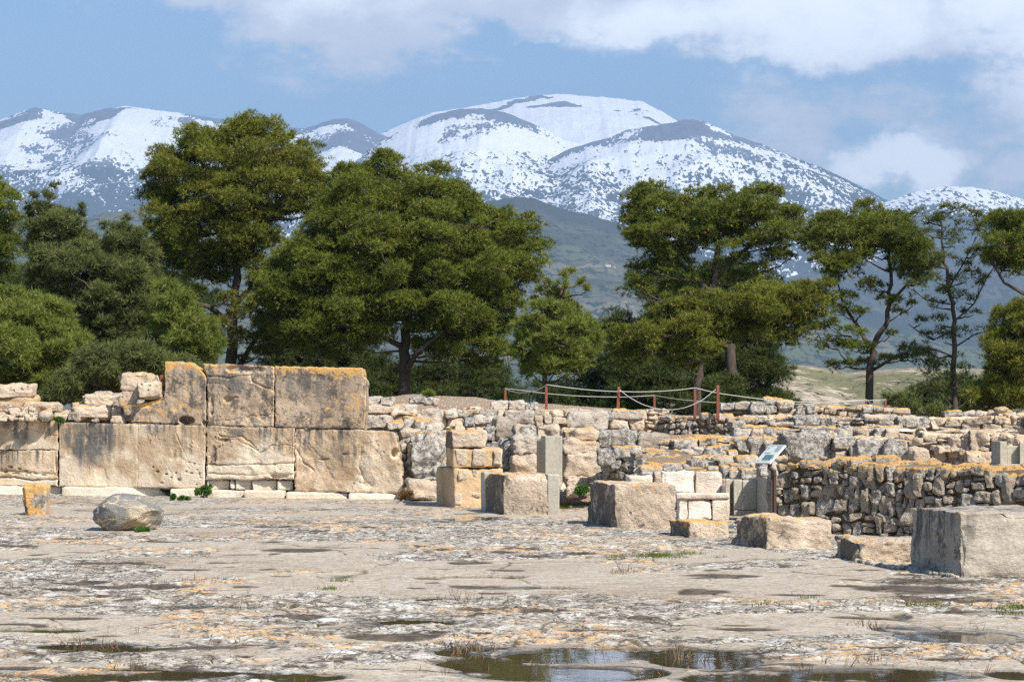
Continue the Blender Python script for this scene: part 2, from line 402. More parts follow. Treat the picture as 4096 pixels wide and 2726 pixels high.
# -- puddles: (frame fn, u, v, half u, half v, depth factor)  dep>0 water, dep<0 damp only
def R5(u, v): return (u/1.1504, 2100+v/1.1504)
def R6(u, v): return (2048+u/1.1504, 2100+v/1.1504)
PUD = [(R5, 2150, 243, 210, 6, 1), (R5, 1990, 341, 95, 8, 1), (R5, 940, 384, 250, 11, 1), (R5, 1900, 451, 240, 18, 1.2), (R5, 150, 484, 230, 10, 1),
       (R5, 380, 560, 230, 16, 1), (R5, 560, 572, 160, 12, .8), (R5, 900, 692, 340, 22, 1.2), (R5, 640, 664, 180, 9, 1), (R5, 1350, 706, 230, 24, 1), (R5, 430, 705, 260, 22, 1.),
       (R5, 2200, 585, 210, 22, .8), (R5, 2250, 640, 200, 30, 1.2), (R6, 200, 600, 420, 38, 1.3), (R6, 650, 590, 430, 28, 1.3), (R6, 250, 680, 480, 40, 1.4), (R6, 900, 630, 260, 35, 1.2),
       (R6, 1650, 688, 440, 34, 1.3), (R6, 1050, 712, 300, 30, 1.3), (R6, 2050, 512, 300, 34, 1.3), (R6, 1800, 480, 150, 16, 1.0), (R6, 120, 292, 170, 7, 1), (R6, 10, 243, 60, 8, 1),
       (R6, 2250, 404, 180, 10, .6), (R6, 2330, 690, 120, 20, .8)]
DAMP = [(R5, 1380, 428, 290, 12, .9), (R5, 380, 272, 170, 11, .9), (R5, 600, 290, 330, 14, .7), (R5, 1370, 123, 210, 12, .9), (R5, 2140, 178, 110, 12, .8), (R5, 60, 108, 130, 7, .7), (R5, 700, 84, 150, 4, .8),
        (R6, 950, 233, 210, 11, .9), (R6, 880, 312, 150, 18, .9), (R6, 1850, 300, 380, 26, .65), (R6, 2000, 350, 350, 18, .7), (R6, 2150, 405, 240, 12, .8), (R6, 400, 500, 200, 8, .5),
        (R5, 1120, 288, 90, 7, .7), (R5, 2200, 290, 160, 9, .7), (R5, 1800, 520, 300, 16, .8), (R5, 900, 568, 260, 12, .7), (R5, 130, 700, 260, 12, .5), (R5, 520, 190, 330, 6, .6), (R5, 900, 214, 170, 8, .5), (R5, 320, 372, 300, 6, .8),
        (R5, 460, 335, 280, 8, .6), (R6, 1900, 265, 330, 16, .5)]
rgd = np.random.default_rng(31)
for _ in range(170):
    v_ = -90+800*rgd.random()**1.15; s_ = .35+.65*max(0, v_+90)/800
    DAMP.append(((R5, R6)[rgd.integers(0, 2)], rgd.uniform(0, 2356), v_, rgd.uniform(50, 260)*s_, rgd.uniform(3, 11)*s_, rgd.uniform(.6, 1.25)))
def ell(lst, X, Y):
    d = np.zeros_like(X)
    for (fr, u, v, hu, hv, a) in lst:
        c = G(*fr(u, v)); cx, cy = c[0], c[1]
        hx = hu/1.1504/FP*cy; y0 = G(*fr(u, v-hv))[1]; y1 = G(*fr(u, v+hv))[1]; hy = (y0-y1)/2
        q = 1-((X-cx)/hx)**2-((Y-cy)/hy)**2
        d = np.maximum(d, a*np.clip(q+.0, 0, 1))
    return d
c2 = G(1914, 2076)
ny_, nx_ = 1050, 1000
yy = 9.0*(49.5/9.0)**np.linspace(0, 1, ny_); uu = np.linspace(-1, 1, nx_)
Yc, Uc = np.meshgrid(yy, uu, indexing='ij'); Xc = Uc*(Yc*.33+1.6)
Pw = np.stack([Xc, Yc, Xc*0], -1)
wx = fbm(Pw*.9, 4, 81)*.5; wy = fbm(Pw*.9, 4, 82)*1.1
wx2 = fbm(Pw*5, 3, 83)*.07; wy2 = fbm(Pw*5, 3, 84)*.14
kk = np.clip(Yc/40, .35, 1)
pud = ell(PUD, Xc+(wx*.5+wx2)*kk, Yc+(wy*.28+wy2*.5)*kk)
pud = np.maximum(pud, np.clip(1-((Xc+wx*.2-c2[0])/.55)**2-((Yc+wy*.3-c2[1])/.75)**2, 0, 1))
dmp = ell(DAMP, Xc+(wx*.5+wx2)*kk, Yc+(wy*.3+wy2*.5)*kk)
# flag slabs: big irregular plates with joints
def plates(P, sc, seed):
    I = np.floor(P[..., :2]*sc); best = np.full(I.shape[:-1], 9.); sec = best.copy(); idv = best*0
    for dx in (-1, 0, 1):
        for dy in (-1, 0, 1):
            cx = I[..., 0]+dx; cy = I[..., 1]+dy
            ci = cx.astype(np.int64); cj = cy.astype(np.int64); z = ci*0
            fx = cx+.15+.7*_h(ci, cj, z, seed); fy = cy+.15+.7*_h(ci, cj, z, seed+1)
            d = np.maximum(np.abs(P[..., 0]*sc[0]-fx), np.abs(P[..., 1]*sc[1]-fy))*.6+np.hypot(P[..., 0]*sc[0]-fx, P[..., 1]*sc[1]-fy)*.4
            nb = d < best
            sec = np.where(nb, best, np.minimum(sec, d)); idv = np.where(nb, _h(ci, cj, z, seed+2), idv); best = np.where(nb, d, best)
    return sec-best, idv
Pj = Pw+np.stack([wx*.4+wx2*.6, wy*.3+wy2*.5, wx*0], -1)
gap, pid = plates(Pj, np.array([.62, .42]), 91)
smoothz = sst(fbm(Pw*np.array([.45, .55, 1]), 4, 95)+(pid-.5)*.35, .02, .16)      # smooth weathered slabs vs flaky lichened ones
rough = 1-smoothz
Z = (pid-.5)*.010+fbm(Pw*.35, 3, 96)*.010
fl = fbm(Pw*np.array([5, 6.5, 1]), 4, 97); flr = np.floor(fl*6+.5)/6
Z = Z+rough*(flr*.020+fl*.010+sst(fbm(Pw*1.6, 3, 98), -.1, .4)*.012)+smoothz*fbm(Pw*3, 3, 99)*.006
crack, _ = plates(Pw+np.stack([wx2, wy2, wx*0], -1)*1.6, np.array([3.6, 3.2]), 101)
Z = Z-rough*.016*sst(crack, .07, .0)
Z = Z-.022*sst(gap, .022, .0)
Z = Z+.016
WATER_Z = .0
near = sst(ell([(f_, u_, v_, hu_*1.35, hv_*1.5, 1) for f_, u_, v_, hu_, hv_, a_ in PUD], Xc+(wx*.5+wx2)*kk, Yc+(wy*.28+wy2*.5)*kk), .0, .5)
Z = Z*(1-.75*near)
edge = sst(Yc, 33, 40)
Z = Z*(1-.55*edge)
isl = sst(fbm(Pw*np.array([1.6, 1.9, 1]), 4, 103), .12, .32)
pz = sst(pud+fbm(Pw*7, 3, 104)*.10, .02, .22)
Z = Z*(1-pz)-.022*pz+isl*pz*.034*(1-sst(pud, .7, 1.1))+pz*fl*.006
Z = np.where(pud > .001, Z, np.maximum(Z, WATER_Z+.003))
wet = np.clip(sst(WATER_Z+.010-Z, 0, .008)*sst(pud, 0, .05)+sst(pud, .0, .12)*.35+sst(near+fbm(Pw*5, 3, 109)*.3, .25, .6)*.35*(Z < .012), 0, 1)
damp = sst(dmp+fbm(Pw*4, 3, 105)*.25, .12, .4)
Z = Z-damp*.006
def court_mat():
    m, n, b = material('court_paving', .85, .35)
    p = n.node('ShaderNodeTexCoord').outputs['Object']
    ro, wt, dm, gp = n.attr('rough'), n.attr('wet'), n.attr('damp'), n.attr('gap')
    cav = n.attr('cav')
    sm = n.mix(n.noise(p, .9, 6, .6), (.30, .235, .165), (.52, .43, .315))
    sm = n.mix(n.math('MULTIPLY', n.ss(n.noise(p, 4.5, 6, .7), .47, .62), .55), sm, (.55, .485, .39))
    sm = n.mix(n.math('MULTIPLY', n.ss(n.noise(p, 30, 4, .7), .54, .60), .75), sm, (.115, .10, .085))
    sm = n.mix(n.math('MULTIPLY', n.ss(n.noise(p, 13, 5, .75), .54, .62), .8), sm, (.52, .49, .44))
    rg = n.mix(n.ss(n.noise(p, 9, 7, .72), .38, .60), (.14, .11, .08), (.56, .50, .41))
    rg = n.mix(n.ss(n.noise(p, 3.1, 5, .6), .52, .66), rg, (.68, .635, .56))
    rg = n.mix(n.math('MULTIPLY', n.math('MAXIMUM', n.ss(n.noise(p, 26, 5, .75), .55, .60), n.math('MULTIPLY', n.ss(n.voro(n.vmath('ADD', p, n.vmath('MULTIPLY', n.noise(p, 7, 4, .6, 0, 1), (.16, .16, 0))), 6.5, 'DISTANCE_TO_EDGE'), .055, .012), n.ss(n.noise(p, 1.7, 3), .40, .52))), .9), rg, (.055, .045, .035))
    lic = n.math('MULTIPLY', n.ss(n.noise(p, .55, 3, .5), .49, .60), n.ss(n.noise(p, 6.5, 6, .72, .3), .48, .55))
    lic = n.math('MULTIPLY', lic, n.ss(n.noise(p, 40, 3, .6), .36, .50))
    rg = n.mix(n.math('MULTIPLY', lic, .95), rg, n.mix(n.noise(p, 9, 2), (.62, .33, .12), (.70, .48, .25)))
    sp = n.math('ADD', ro, n.math('MULTIPLY', n.math('SUBTRACT', n.noise(p, 3.0, 6, .65), .5), 1.4))
    c = n.mix(n.ss(sp, .40, .62), sm, rg)
    c = n.mix(n.math('MULTIPLY', n.ss(n.noise(p, .38, 5, .6, .5), .52, .66), .40), c, n.mix(1.0, c, (.52, .44, .36), 'MULTIPLY'))
    c = n.mix(n.math('MULTIPLY', cav, .92), c, (.05, .038, .022))
    c = n.mix(n.math('MULTIPLY', gp, .85), c, (.05, .045, .02))
    dmc = n.mix(n.ss(n.noise(p, 5, 5, .7), .42, .6), (.042, .030, .018), (.12, .085, .055))
    c = n.mix(n.math('MULTIPLY', n.math('MULTIPLY', dm, n.ss(n.noise(p, 2.2, 5, .7), .27, .42)), .95), c, dmc)
    wc = n.mix(n.noise(p, 6, 4), (.028, .024, .018), (.07, .055, .035))
    c = n.mix(n.math('MULTIPLY', wt, .93), c, wc)
    n.put(b.inputs['Base Color'], c)
    n.put(b.inputs['Roughness'], n.mapr(wt, 0, 1, .9, .35))
    h = n.math('ADD', n.math('MULTIPLY', n.noise(p, 14, 7, .7), n.math('MULTIPLY_ADD', ro, 1.3, .25)), n.math('MULTIPLY', n.noise(p, 45, 4, .6), .3))
    n.put(b.inputs['Normal'], n.bump(h, .75, .022)); return m
M_COURT = court_mat()
# hollows between flakes hold dirt
def blur(A, k):
    for ax in (0, 1):
        c = np.cumsum(np.concatenate([np.repeat(np.take(A, [0], ax), k+1, ax), A, np.repeat(np.take(A, [-1], ax), k, ax)], ax), ax)
        n = A.shape[ax]; A = (np.take(c, range(2*k+1, 2*k+1+n), ax)-np.take(c, range(0, n), ax))/(2*k+1)
    return A
cav = sst(blur(Z, 4)-Z, .005, .014)*(1-pz)*sst(fbm(Pw*1.3, 3, 107), -.25, .15)
o = obj('court_paving', np.stack([Xc, Yc, Z], -1), grid_faces(ny_, nx_)[:, ::-1], M_COURT, origin=(0, 0, 0),
        attrs={'rough': rough, 'wet': wet, 'damp': damp, 'gap': sst(gap, .035, 0)*sst(fbm(Pw*.8, 3, 106), -.1, .3), 'cav': cav}); tag(o, kind='structure')
V, F = box_vf(-120, 120, -60, 29.9, -.9, -.07); o = obj('ground', V, F, M_COURT, origin=(0, 0, 0), smooth=False); tag(o, kind='structure')
def water_mat():
    m, n, b = material('puddle_water', .03, .5)
    p = n.node('ShaderNodeTexCoord').outputs['Object']
    b.inputs['IOR'].default_value = 1.33; b.inputs['Specular IOR Level'].default_value = .5
    n.put(b.inputs['Base Color'], n.mix(n.noise(p, .8, 5), (.05, .036, .018), (.095, .07, .042)))
    n.put(b.inputs['Normal'], n.bump(n.noise(n.scale(p, (1, .6, 1)), 7, 2), .03, .02)); return m
V = [(-4.2, 9.2, WATER_Z), (4.2, 9.2, WATER_Z), (13, 45.0, WATER_Z), (-13, 45.0, WATER_Z)]
o = obj('puddle_water', V, np.array([(0, 1, 2, 3)]), water_mat(), origin=(0, 0, 0)); tag(o, kind='structure')

# ================================================================ stone shaders
def stone_mat(name, pal, grey=.5, lich=.5, streak=0, dark=.5, bump=1.0, patchy=.5, warm=0.0, sc=1.0, pits=0.0, lscale=1.0, lowpale=0.0, west=.10):
    """pal: (fresh dark, fresh light), grey: how much grey lichen, lich: orange lichen on upper faces"""
    m, n, b = material(name, .92, .2)
    p = n.scale(n.node('ShaderNodeTexCoord').outputs['Object'], (sc, sc, sc)); geo = n.node('ShaderNodeNewGeometry')
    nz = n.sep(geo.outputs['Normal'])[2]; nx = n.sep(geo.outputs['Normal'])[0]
    r, hr = n.attr('rnd'), n.attr('hrel')
    cmb = n.node('ShaderNodeCombineXYZ'); n.put(cmb.inputs[0], n.math('MULTIPLY', r, 17.0)); n.put(cmb.inputs[1], n.math('MULTIPLY', r, 31.0))
    pr = n.vmath('ADD', p, cmb.outputs[0])
    c = n.mix(n.noise(pr, 2.2, 6, .62), pal[0], pal[1])
    c = n.mix(n.math('MULTIPLY', n.ss(n.noise(pr, .9, 4, .5, .6), .48, .62), patchy), c, tuple(min(1, x*1.28+.03) for x in pal[1]))
    # fine grain
    c = n.mix(n.ss(n.noise(pr, 24, 5, .7), .42, .62), n.mix(1.0, c, (.84, .82, .80), 'MULTIPLY'), c)
    # grey weathered skin, different per stone
    gk = n.math('ADD', n.math('MULTIPLY_ADD', r, .8, grey-.9), n.noise(pr, 1.9, 5, .65))
    gk = n.math('ADD', gk, n.math('MULTIPLY', n.math('SUBTRACT', n.noise(pr, 9, 4, .7), .5), .5))
    gcol = n.mix(n.ss(n.noise(pr, 11, 6, .72), .40, .60), (.20, .175, .145), (.58, .535, .47))
    c = n.mix(n.ss(gk, .42, .62), c, gcol)
    # black lichen, more on left (weather side) and high parts
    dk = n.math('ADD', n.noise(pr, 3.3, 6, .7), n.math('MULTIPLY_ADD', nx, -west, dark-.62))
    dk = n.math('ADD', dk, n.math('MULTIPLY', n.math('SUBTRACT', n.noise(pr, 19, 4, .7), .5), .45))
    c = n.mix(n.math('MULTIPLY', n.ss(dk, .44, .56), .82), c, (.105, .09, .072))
    if streak:
        ps = n.scale(pr, (7, 7, .55))
        s1 = n.math('MULTIPLY', n.ss(n.noise(ps, 1.2, 5, .65), .46, .62), n.ss(n.math('ADD', n.noise(pr, .75, 4, .6), n.math('MULTIPLY', hr, .22)), .56, .78))
        c = n.mix(n.math('MULTIPLY', s1, streak), c, (.085, .085, .085))
    c = n.mix(n.math('MULTIPLY', n.ss(n.math('SUBTRACT', n.noise(pr, 1.1, 4, .6), n.math('MULTIPLY', hr, .28)), .34, .50), lowpale), c, (.72, .60, .45))
    stn = n.math('MULTIPLY', n.attr('stain'), n.math('ADD', n.ss(n.noise(n.scale(pr, (6, 6, .9)), 1.0, 6, .7), .30, .56), n.math('MULTIPLY', n.ss(n.noise(pr, 10, 4, .7), .5, .6), .3)))
    c = n.mix(n.math('MINIMUM', stn, .88), c, (.11, .105, .10))
    # white crusts
    wv = n.voro(pr, 16); c = n.mix(n.math('MULTIPLY', n.math('MULTIPLY', n.ss(wv, .22, .12), n.ss(n.noise(pr, 2.6, 3), .54, .64)), .6), c, (.62, .60, .57))
    # orange lichen
    la = n.attr('lich')
    lf = n.math('ADD', n.noise(pr, 1.6*lscale, 4, .6), n.math('MULTIPLY', n.math('SUBTRACT', n.noise(pr, 11, 6, .75), .5), 1.7))
    lf = n.math('ADD', lf, n.math('MULTIPLY', n.math('SUBTRACT', n.noise(pr, 3.7, 4, .6), .5), 1.1))
    topz = n.math('ADD', n.math('MULTIPLY', n.ss(nz, .25, .8), .20), n.math('MULTIPLY', n.ss(n.math('ADD', hr, n.math('MULTIPLY', n.math('SUBTRACT', n.noise(pr, 2.5, 4), .5), .22)), .80, .96), n.math('MULTIPLY', la, .30)))
    lf = n.math('ADD', n.math('ADD', lf, topz), n.math('MULTIPLY_ADD', n.math('MINIMUM', la, 1.4), .34, lich*.8-.88))
    oc = n.mix(n.noise(pr, 7, 3), (.60, .29, .05), (.72, .47, .20))
    c = n.mix(n.math('MULTIPLY', n.ss(lf, .46, .60), .88), c, oc)
    hgt = n.math('ADD', n.math('MULTIPLY', n.noise(pr, 6, 8, .68), 1.6), n.math('MULTIPLY', n.noise(n.scale(pr, (1, 1, 2.2)), 15, 5, .7), .7))
    if pits:
        pv = n.voro(n.vmath('ADD', pr, n.vmath('MULTIPLY', n.noise(pr, 6, 3, .5, 0, 1), (.1, .1, .1))), 9)
        pm = n.math('MULTIPLY', n.math('MULTIPLY', n.ss(pv, .34, .10), n.ss(n.noise(pr, 1.3, 3), .53, .66)), pits)
        hgt = n.math('SUBTRACT', hgt, n.math('MULTIPLY', pm, 2.5)); c = n.mix(n.math('MULTIPLY', pm, .7), c, (.10, .065, .035))
    n.put(b.inputs['Base Color'], c)
    n.put(b.inputs['Normal'], n.bump(hgt, .85*bump, .05)); return m
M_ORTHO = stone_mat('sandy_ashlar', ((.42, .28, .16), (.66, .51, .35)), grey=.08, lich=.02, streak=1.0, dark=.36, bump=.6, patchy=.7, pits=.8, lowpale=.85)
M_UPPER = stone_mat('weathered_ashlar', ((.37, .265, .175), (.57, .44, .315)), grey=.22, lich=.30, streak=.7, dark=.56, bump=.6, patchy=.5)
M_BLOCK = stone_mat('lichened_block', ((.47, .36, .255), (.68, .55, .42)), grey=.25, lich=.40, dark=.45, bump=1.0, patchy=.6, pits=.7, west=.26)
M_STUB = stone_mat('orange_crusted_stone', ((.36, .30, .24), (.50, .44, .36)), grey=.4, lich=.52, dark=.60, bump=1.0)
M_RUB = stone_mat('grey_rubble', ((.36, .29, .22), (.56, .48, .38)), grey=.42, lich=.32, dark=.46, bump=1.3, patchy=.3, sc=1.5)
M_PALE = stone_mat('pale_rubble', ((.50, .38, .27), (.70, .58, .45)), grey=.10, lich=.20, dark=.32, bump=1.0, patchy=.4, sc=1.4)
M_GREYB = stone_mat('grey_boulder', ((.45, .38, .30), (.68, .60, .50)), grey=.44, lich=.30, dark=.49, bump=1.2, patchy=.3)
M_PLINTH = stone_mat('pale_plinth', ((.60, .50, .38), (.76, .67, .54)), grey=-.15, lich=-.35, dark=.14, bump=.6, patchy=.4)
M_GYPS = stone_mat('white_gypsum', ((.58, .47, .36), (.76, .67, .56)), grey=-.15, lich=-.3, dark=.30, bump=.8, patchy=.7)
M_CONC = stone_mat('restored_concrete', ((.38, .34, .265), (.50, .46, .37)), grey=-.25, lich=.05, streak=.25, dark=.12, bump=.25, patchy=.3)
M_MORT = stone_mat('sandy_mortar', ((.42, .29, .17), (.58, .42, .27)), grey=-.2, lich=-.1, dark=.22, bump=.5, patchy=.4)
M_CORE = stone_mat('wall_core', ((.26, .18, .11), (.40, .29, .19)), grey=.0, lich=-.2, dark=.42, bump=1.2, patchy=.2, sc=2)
M_HEAP = M_EARTH

# ================================================================ stones
def cube_template(n):
    """surface grid of a cube with edge loops crowded to its edges; merged verts"""
    t = np.linspace(-1, 1, n+1); t = np.sign(t)*(1-(1-abs(t))**1.35)
    V = []; F = []; idx = {}
    def vid(p):
        k = tuple(np.round(p, 6))
        if k not in idx:
            idx[k] = len(V); V.append(p)
        return idx[k]
    for ax in range(3):
        for s in (-1, 1):
            a1, a2 = (ax+1) % 3, (ax+2) % 3
            for i in range(n):
                for j in range(n):
                    q = []
                    for (di, dj) in ((0, 0), (1, 0), (1, 1), (0, 1)):
                        p = [0, 0, 0]; p[ax] = s; p[a1] = t[i+di]; p[a2] = t[j+dj]; q.append(vid(tuple(p)))
                    F.append(q if s > 0 else q[::-1])
    return np.array(V), np.array(F)
TPL = {n: cube_template(n) for n in (5, 6, 8, 12, 20, 30, 44)}
def hexa(corners, n=6, R=.05, amp=.02, fs=4.0, seed=0, rnd=None, lich=.5, chip=0.0):
    """corners (S,8,3) index x+2y+4z -> rounded, noise-displaced stones"""
    C = np.asarray(corners, float).reshape(-1, 8, 3); S = len(C)
    T, F = TPL[n]; nv = len(T)
    ex = (C[:, [1, 3, 5, 7]]-C[:, [0, 2, 4, 6]]).mean(1); ey = (C[:, [2, 3, 6, 7]]-C[:, [0, 1, 4, 5]]).mean(1); ez = (C[:, 4:]-C[:, :4]).mean(1)
    L = np.stack([np.linalg.norm(e, axis=1) for e in (ex, ey, ez)], 1)/2          # half sizes
    R = np.minimum(np.broadcast_to(R, (S,))[:, None], L*.98)
    P = T[None]*L[:, None]; c = np.clip(P, -(L-R)[:, None], (L-R)[:, None])
    d = P-c; nn = d/(np.linalg.norm(d/R[:, None], axis=2, keepdims=True)+1e-9)
    q = (c+nn)/L[:, None]
    dirn = d/(np.linalg.norm(d, axis=2, keepdims=True)+1e-9)
    wgt = [np.where(i, (1+q[..., 0])/2, (1-q[..., 0])/2) for i in (0, 1)], [np.where(i, (1+q[..., 1])/2, (1-q[..., 1])/2) for i in (0, 1)], [np.where(i, (1+q[..., 2])/2, (1-q[..., 2])/2) for i in (0, 1)]
    X = 0
    for k in range(8):
        X = X+(wgt[0][k & 1]*wgt[1][(k >> 1) & 1]*wgt[2][k >> 2])[..., None]*C[:, None, k]
    E = np.stack([ex, ey, ez], 1)/(2*L[..., None])
    nrm = np.einsum('svk,skj->svj', dirn, E)
    rn = RNG.random(S) if rnd is None else np.broadcast_to(rnd, (S,))
    off = (rn*37.7)[:, None, None]*np.array([1, .7, .3])
    dsp = fbm(X*fs+off, 4, 200+seed, .55)*amp*2
    if chip: dsp = dsp-chip*sst(fbm(X*2.2+off, 3, 230+seed), .12, .35)*sst(np.abs(q).min(2)*0+np.sort(np.abs(q), 2)[..., 1], .7, 1.0)
    X = X+nrm*dsp[..., None]
    Fs = (F[None]+np.arange(S)[:, None, None]*nv).reshape(-1, 4)
    at = dict(hrel=((q[..., 2]+1)/2).ravel(), rnd=np.repeat(rn, nv), lich=np.repeat(np.broadcast_to(lich, (S,)), nv))
    return X.reshape(-1, 3), Fs, at
def box_corners(x0, x1, y0, y1, z0, z1):
    return np.array([(x, y, z) for z in (z0, z1) for y in (y0, y1) for x in (x0, x1)], float)
def px_stone(fr, u0, v0, u1, v1, Y, dep=.5, jit=.10, tilt=0.0):
    """stone whose front face covers a rectangle of the photograph, at distance Y"""
    a = W(*fr(u0, v1), Y); b = W(*fr(u1, v0), Y)
    c = box_corners(a[0], b[0], Y, Y+dep, a[2], b[2])
    s = min(b[0]-a[0], b[2]-a[2])
    if jit: c = c+RNG.uniform(-1, 1, c.shape)*np.array([s*jit, .02, s*jit])
    return c
def rubble_fill(acc, s0, s1, ztop, zbot, h, wr, dep=.35, seed=0, lich=None, rnd=(0, 1), n=5, R=.045, amp=.018, topline=True, skip=None, gapf=.012, depth_rows=1, slope=0):
    """courses of irregular stones between two ground points s0,s1 ((x,y)); ztop/zbot functions of metres along"""
    rg = np.random.default_rng(seed)
    s0 = np.array(s0, float); s1 = np.array(s1, float); L = np.linalg.norm(s1-s0); dx = (s1-s0)/L; nrm = np.array([-dx[1], dx[0]])
    if nrm[1] < 0: nrm = -nrm
    C = []; LI = []
    zmin = min(zbot(0), zbot(L/2), zbot(L)); zmax = max(ztop(x) for x in np.linspace(0, L, 20))
    z = zmin
    while z < zmax:
        hh = h*rg.uniform(.7, 1.35); x = -rg.uniform(0, wr[0])
        while x < L:
            w_ = rg.uniform(*wr)*(1.35 if rg.random() < .15 else 1)
            xc = x+w_/2
            zt = ztop(min(max(xc, 0), L)); zb = zbot(min(max(xc, 0), L))
            wob = .05*math.sin(xc*2.1+z*3+seed)*1.5
            z0, z1 = z+wob, z+hh+wob
            pieces = [(x, x+w_, z0, z1)]
            if rg.random() < .28: m_ = z0+(z1-z0)*rg.uniform(.35, .65); pieces = [(x, x+w_, z0, m_), (x, x+w_, m_, z1)]
            elif rg.random() < .22: pieces = [(x, x+w_, z0, z1+hh*.55)]
            for (xa, xb, za, zc_) in pieces:
                zm = (za+zc_)/2
                if zm > zt or zm < zb-.05: continue
                top = zc_+hh*.5 > zt
                if top: zc_ = min(zc_, zt+rg.uniform(-.04, .06)); 
                if zc_-za < .045: continue
                if skip and skip(xc, zm): continue
                for rowi in range(depth_rows if top else 1):
                    g = gapf
                    y0 = rg.uniform(-.05, .045)+slope*(zm-zmin)+rowi*dep; c = box_corners(xa+g, xb-g, y0, y0+dep*rg.uniform(.8, 1), za+g*.6, zc_-g*.6)
                    j = min(xb-xa, zc_-za)*.17
                    c = c+rg.uniform(-1, 1, c.shape)*np.array([j, .02, j])
                    a = rg.uniform(-.12, .12); ctr = c.mean(0); cc = c-ctr
                    c = np.stack([cc[:, 0]*math.cos(a)-cc[:, 2]*math.sin(a), cc[:, 1], cc[:, 0]*math.sin(a)+cc[:, 2]*math.cos(a)], 1)+ctr
                    wc = np.empty_like(c); wc[:, 0] = s0[0]+c[:, 0]*dx[0]+c[:, 1]*nrm[0]; wc[:, 1] = s0[1]+c[:, 0]*dx[1]+c[:, 1]*nrm[1]; wc[:, 2] = c[:, 2]
                    C.append(wc); LI.append(1.0 if top else .12)
            x += w_
        z += hh
    if not C: return
    C = np.array(C); S = len(C)
    X, F, at = hexa(C, n, R=rg.uniform(R*.6, R*1.5, S), amp=amp, fs=6, seed=seed % 20, rnd=rg.uniform(rnd[0], rnd[1], S), lich=np.array(LI)*(1 if lich is None else lich))
    acc.add(X, F, **at)
def core(parent, s0, s1, ztop, zbot, dep, inset=.09, mat=None, name='core', nseg=40, drop=.05):
    """rough body of a wall behind its face stones"""
    s0 = np.array(s0, float); s1 = np.array(s1, float); L = np.linalg.norm(s1-s0); dx = (s1-s0)/L; nrm = np.array([-dx[1], dx[0]])
    if nrm[1] < 0: nrm = -nrm
    a = Acc(); xs = np.linspace(.03, L-.03, nseg+1)
    prof = []
    for x in xs:
        zt = ztop(x)-drop; zb = zbot(x)-.3
        nz = 8
        col = [(x, inset+.02, zb+(zt-zb)*k/nz) for k in range(nz+1)]+[(x, inset+(dep-inset)*k/5, zt) for k in range(1, 6)]+[(x, dep, zb)]
        prof.append(col)
    P = np.array(prof); m = P.shape[1]
    nzs = fbm(P*3.0, 3, 301)*.05; P[..., 2] += nzs*(np.arange(m) > 3); P[..., 1] += fbm(P*5, 3, 302)*.03
    V = np.stack([s0[0]+P[..., 0]*dx[0]+P[..., 1]*nrm[0], s0[1]+P[..., 0]*dx[1]+P[..., 1]*nrm[1], P[..., 2]], -1).reshape(-1, 3)
    F = grid_faces(nseg+1, m)
    capa = [tuple(range(m))]; capb = [tuple(range(nseg*m, nseg*m+m))[::-1]]
    a.add(V, [F, np.array(capa), np.array(capb)], hrel=.5, rnd=.3, lich=.3)
    return a.build(name, mat or M_CORE, parent)
def px_line(fr, pts, Yf):
    """[(u,v)] -> top function over metres, plus end points; Yf(u) distance"""
    P = [W(*fr(u, v), Yf(u) if callable(Yf) else Yf) for u, v in pts]
    return np.array(P)

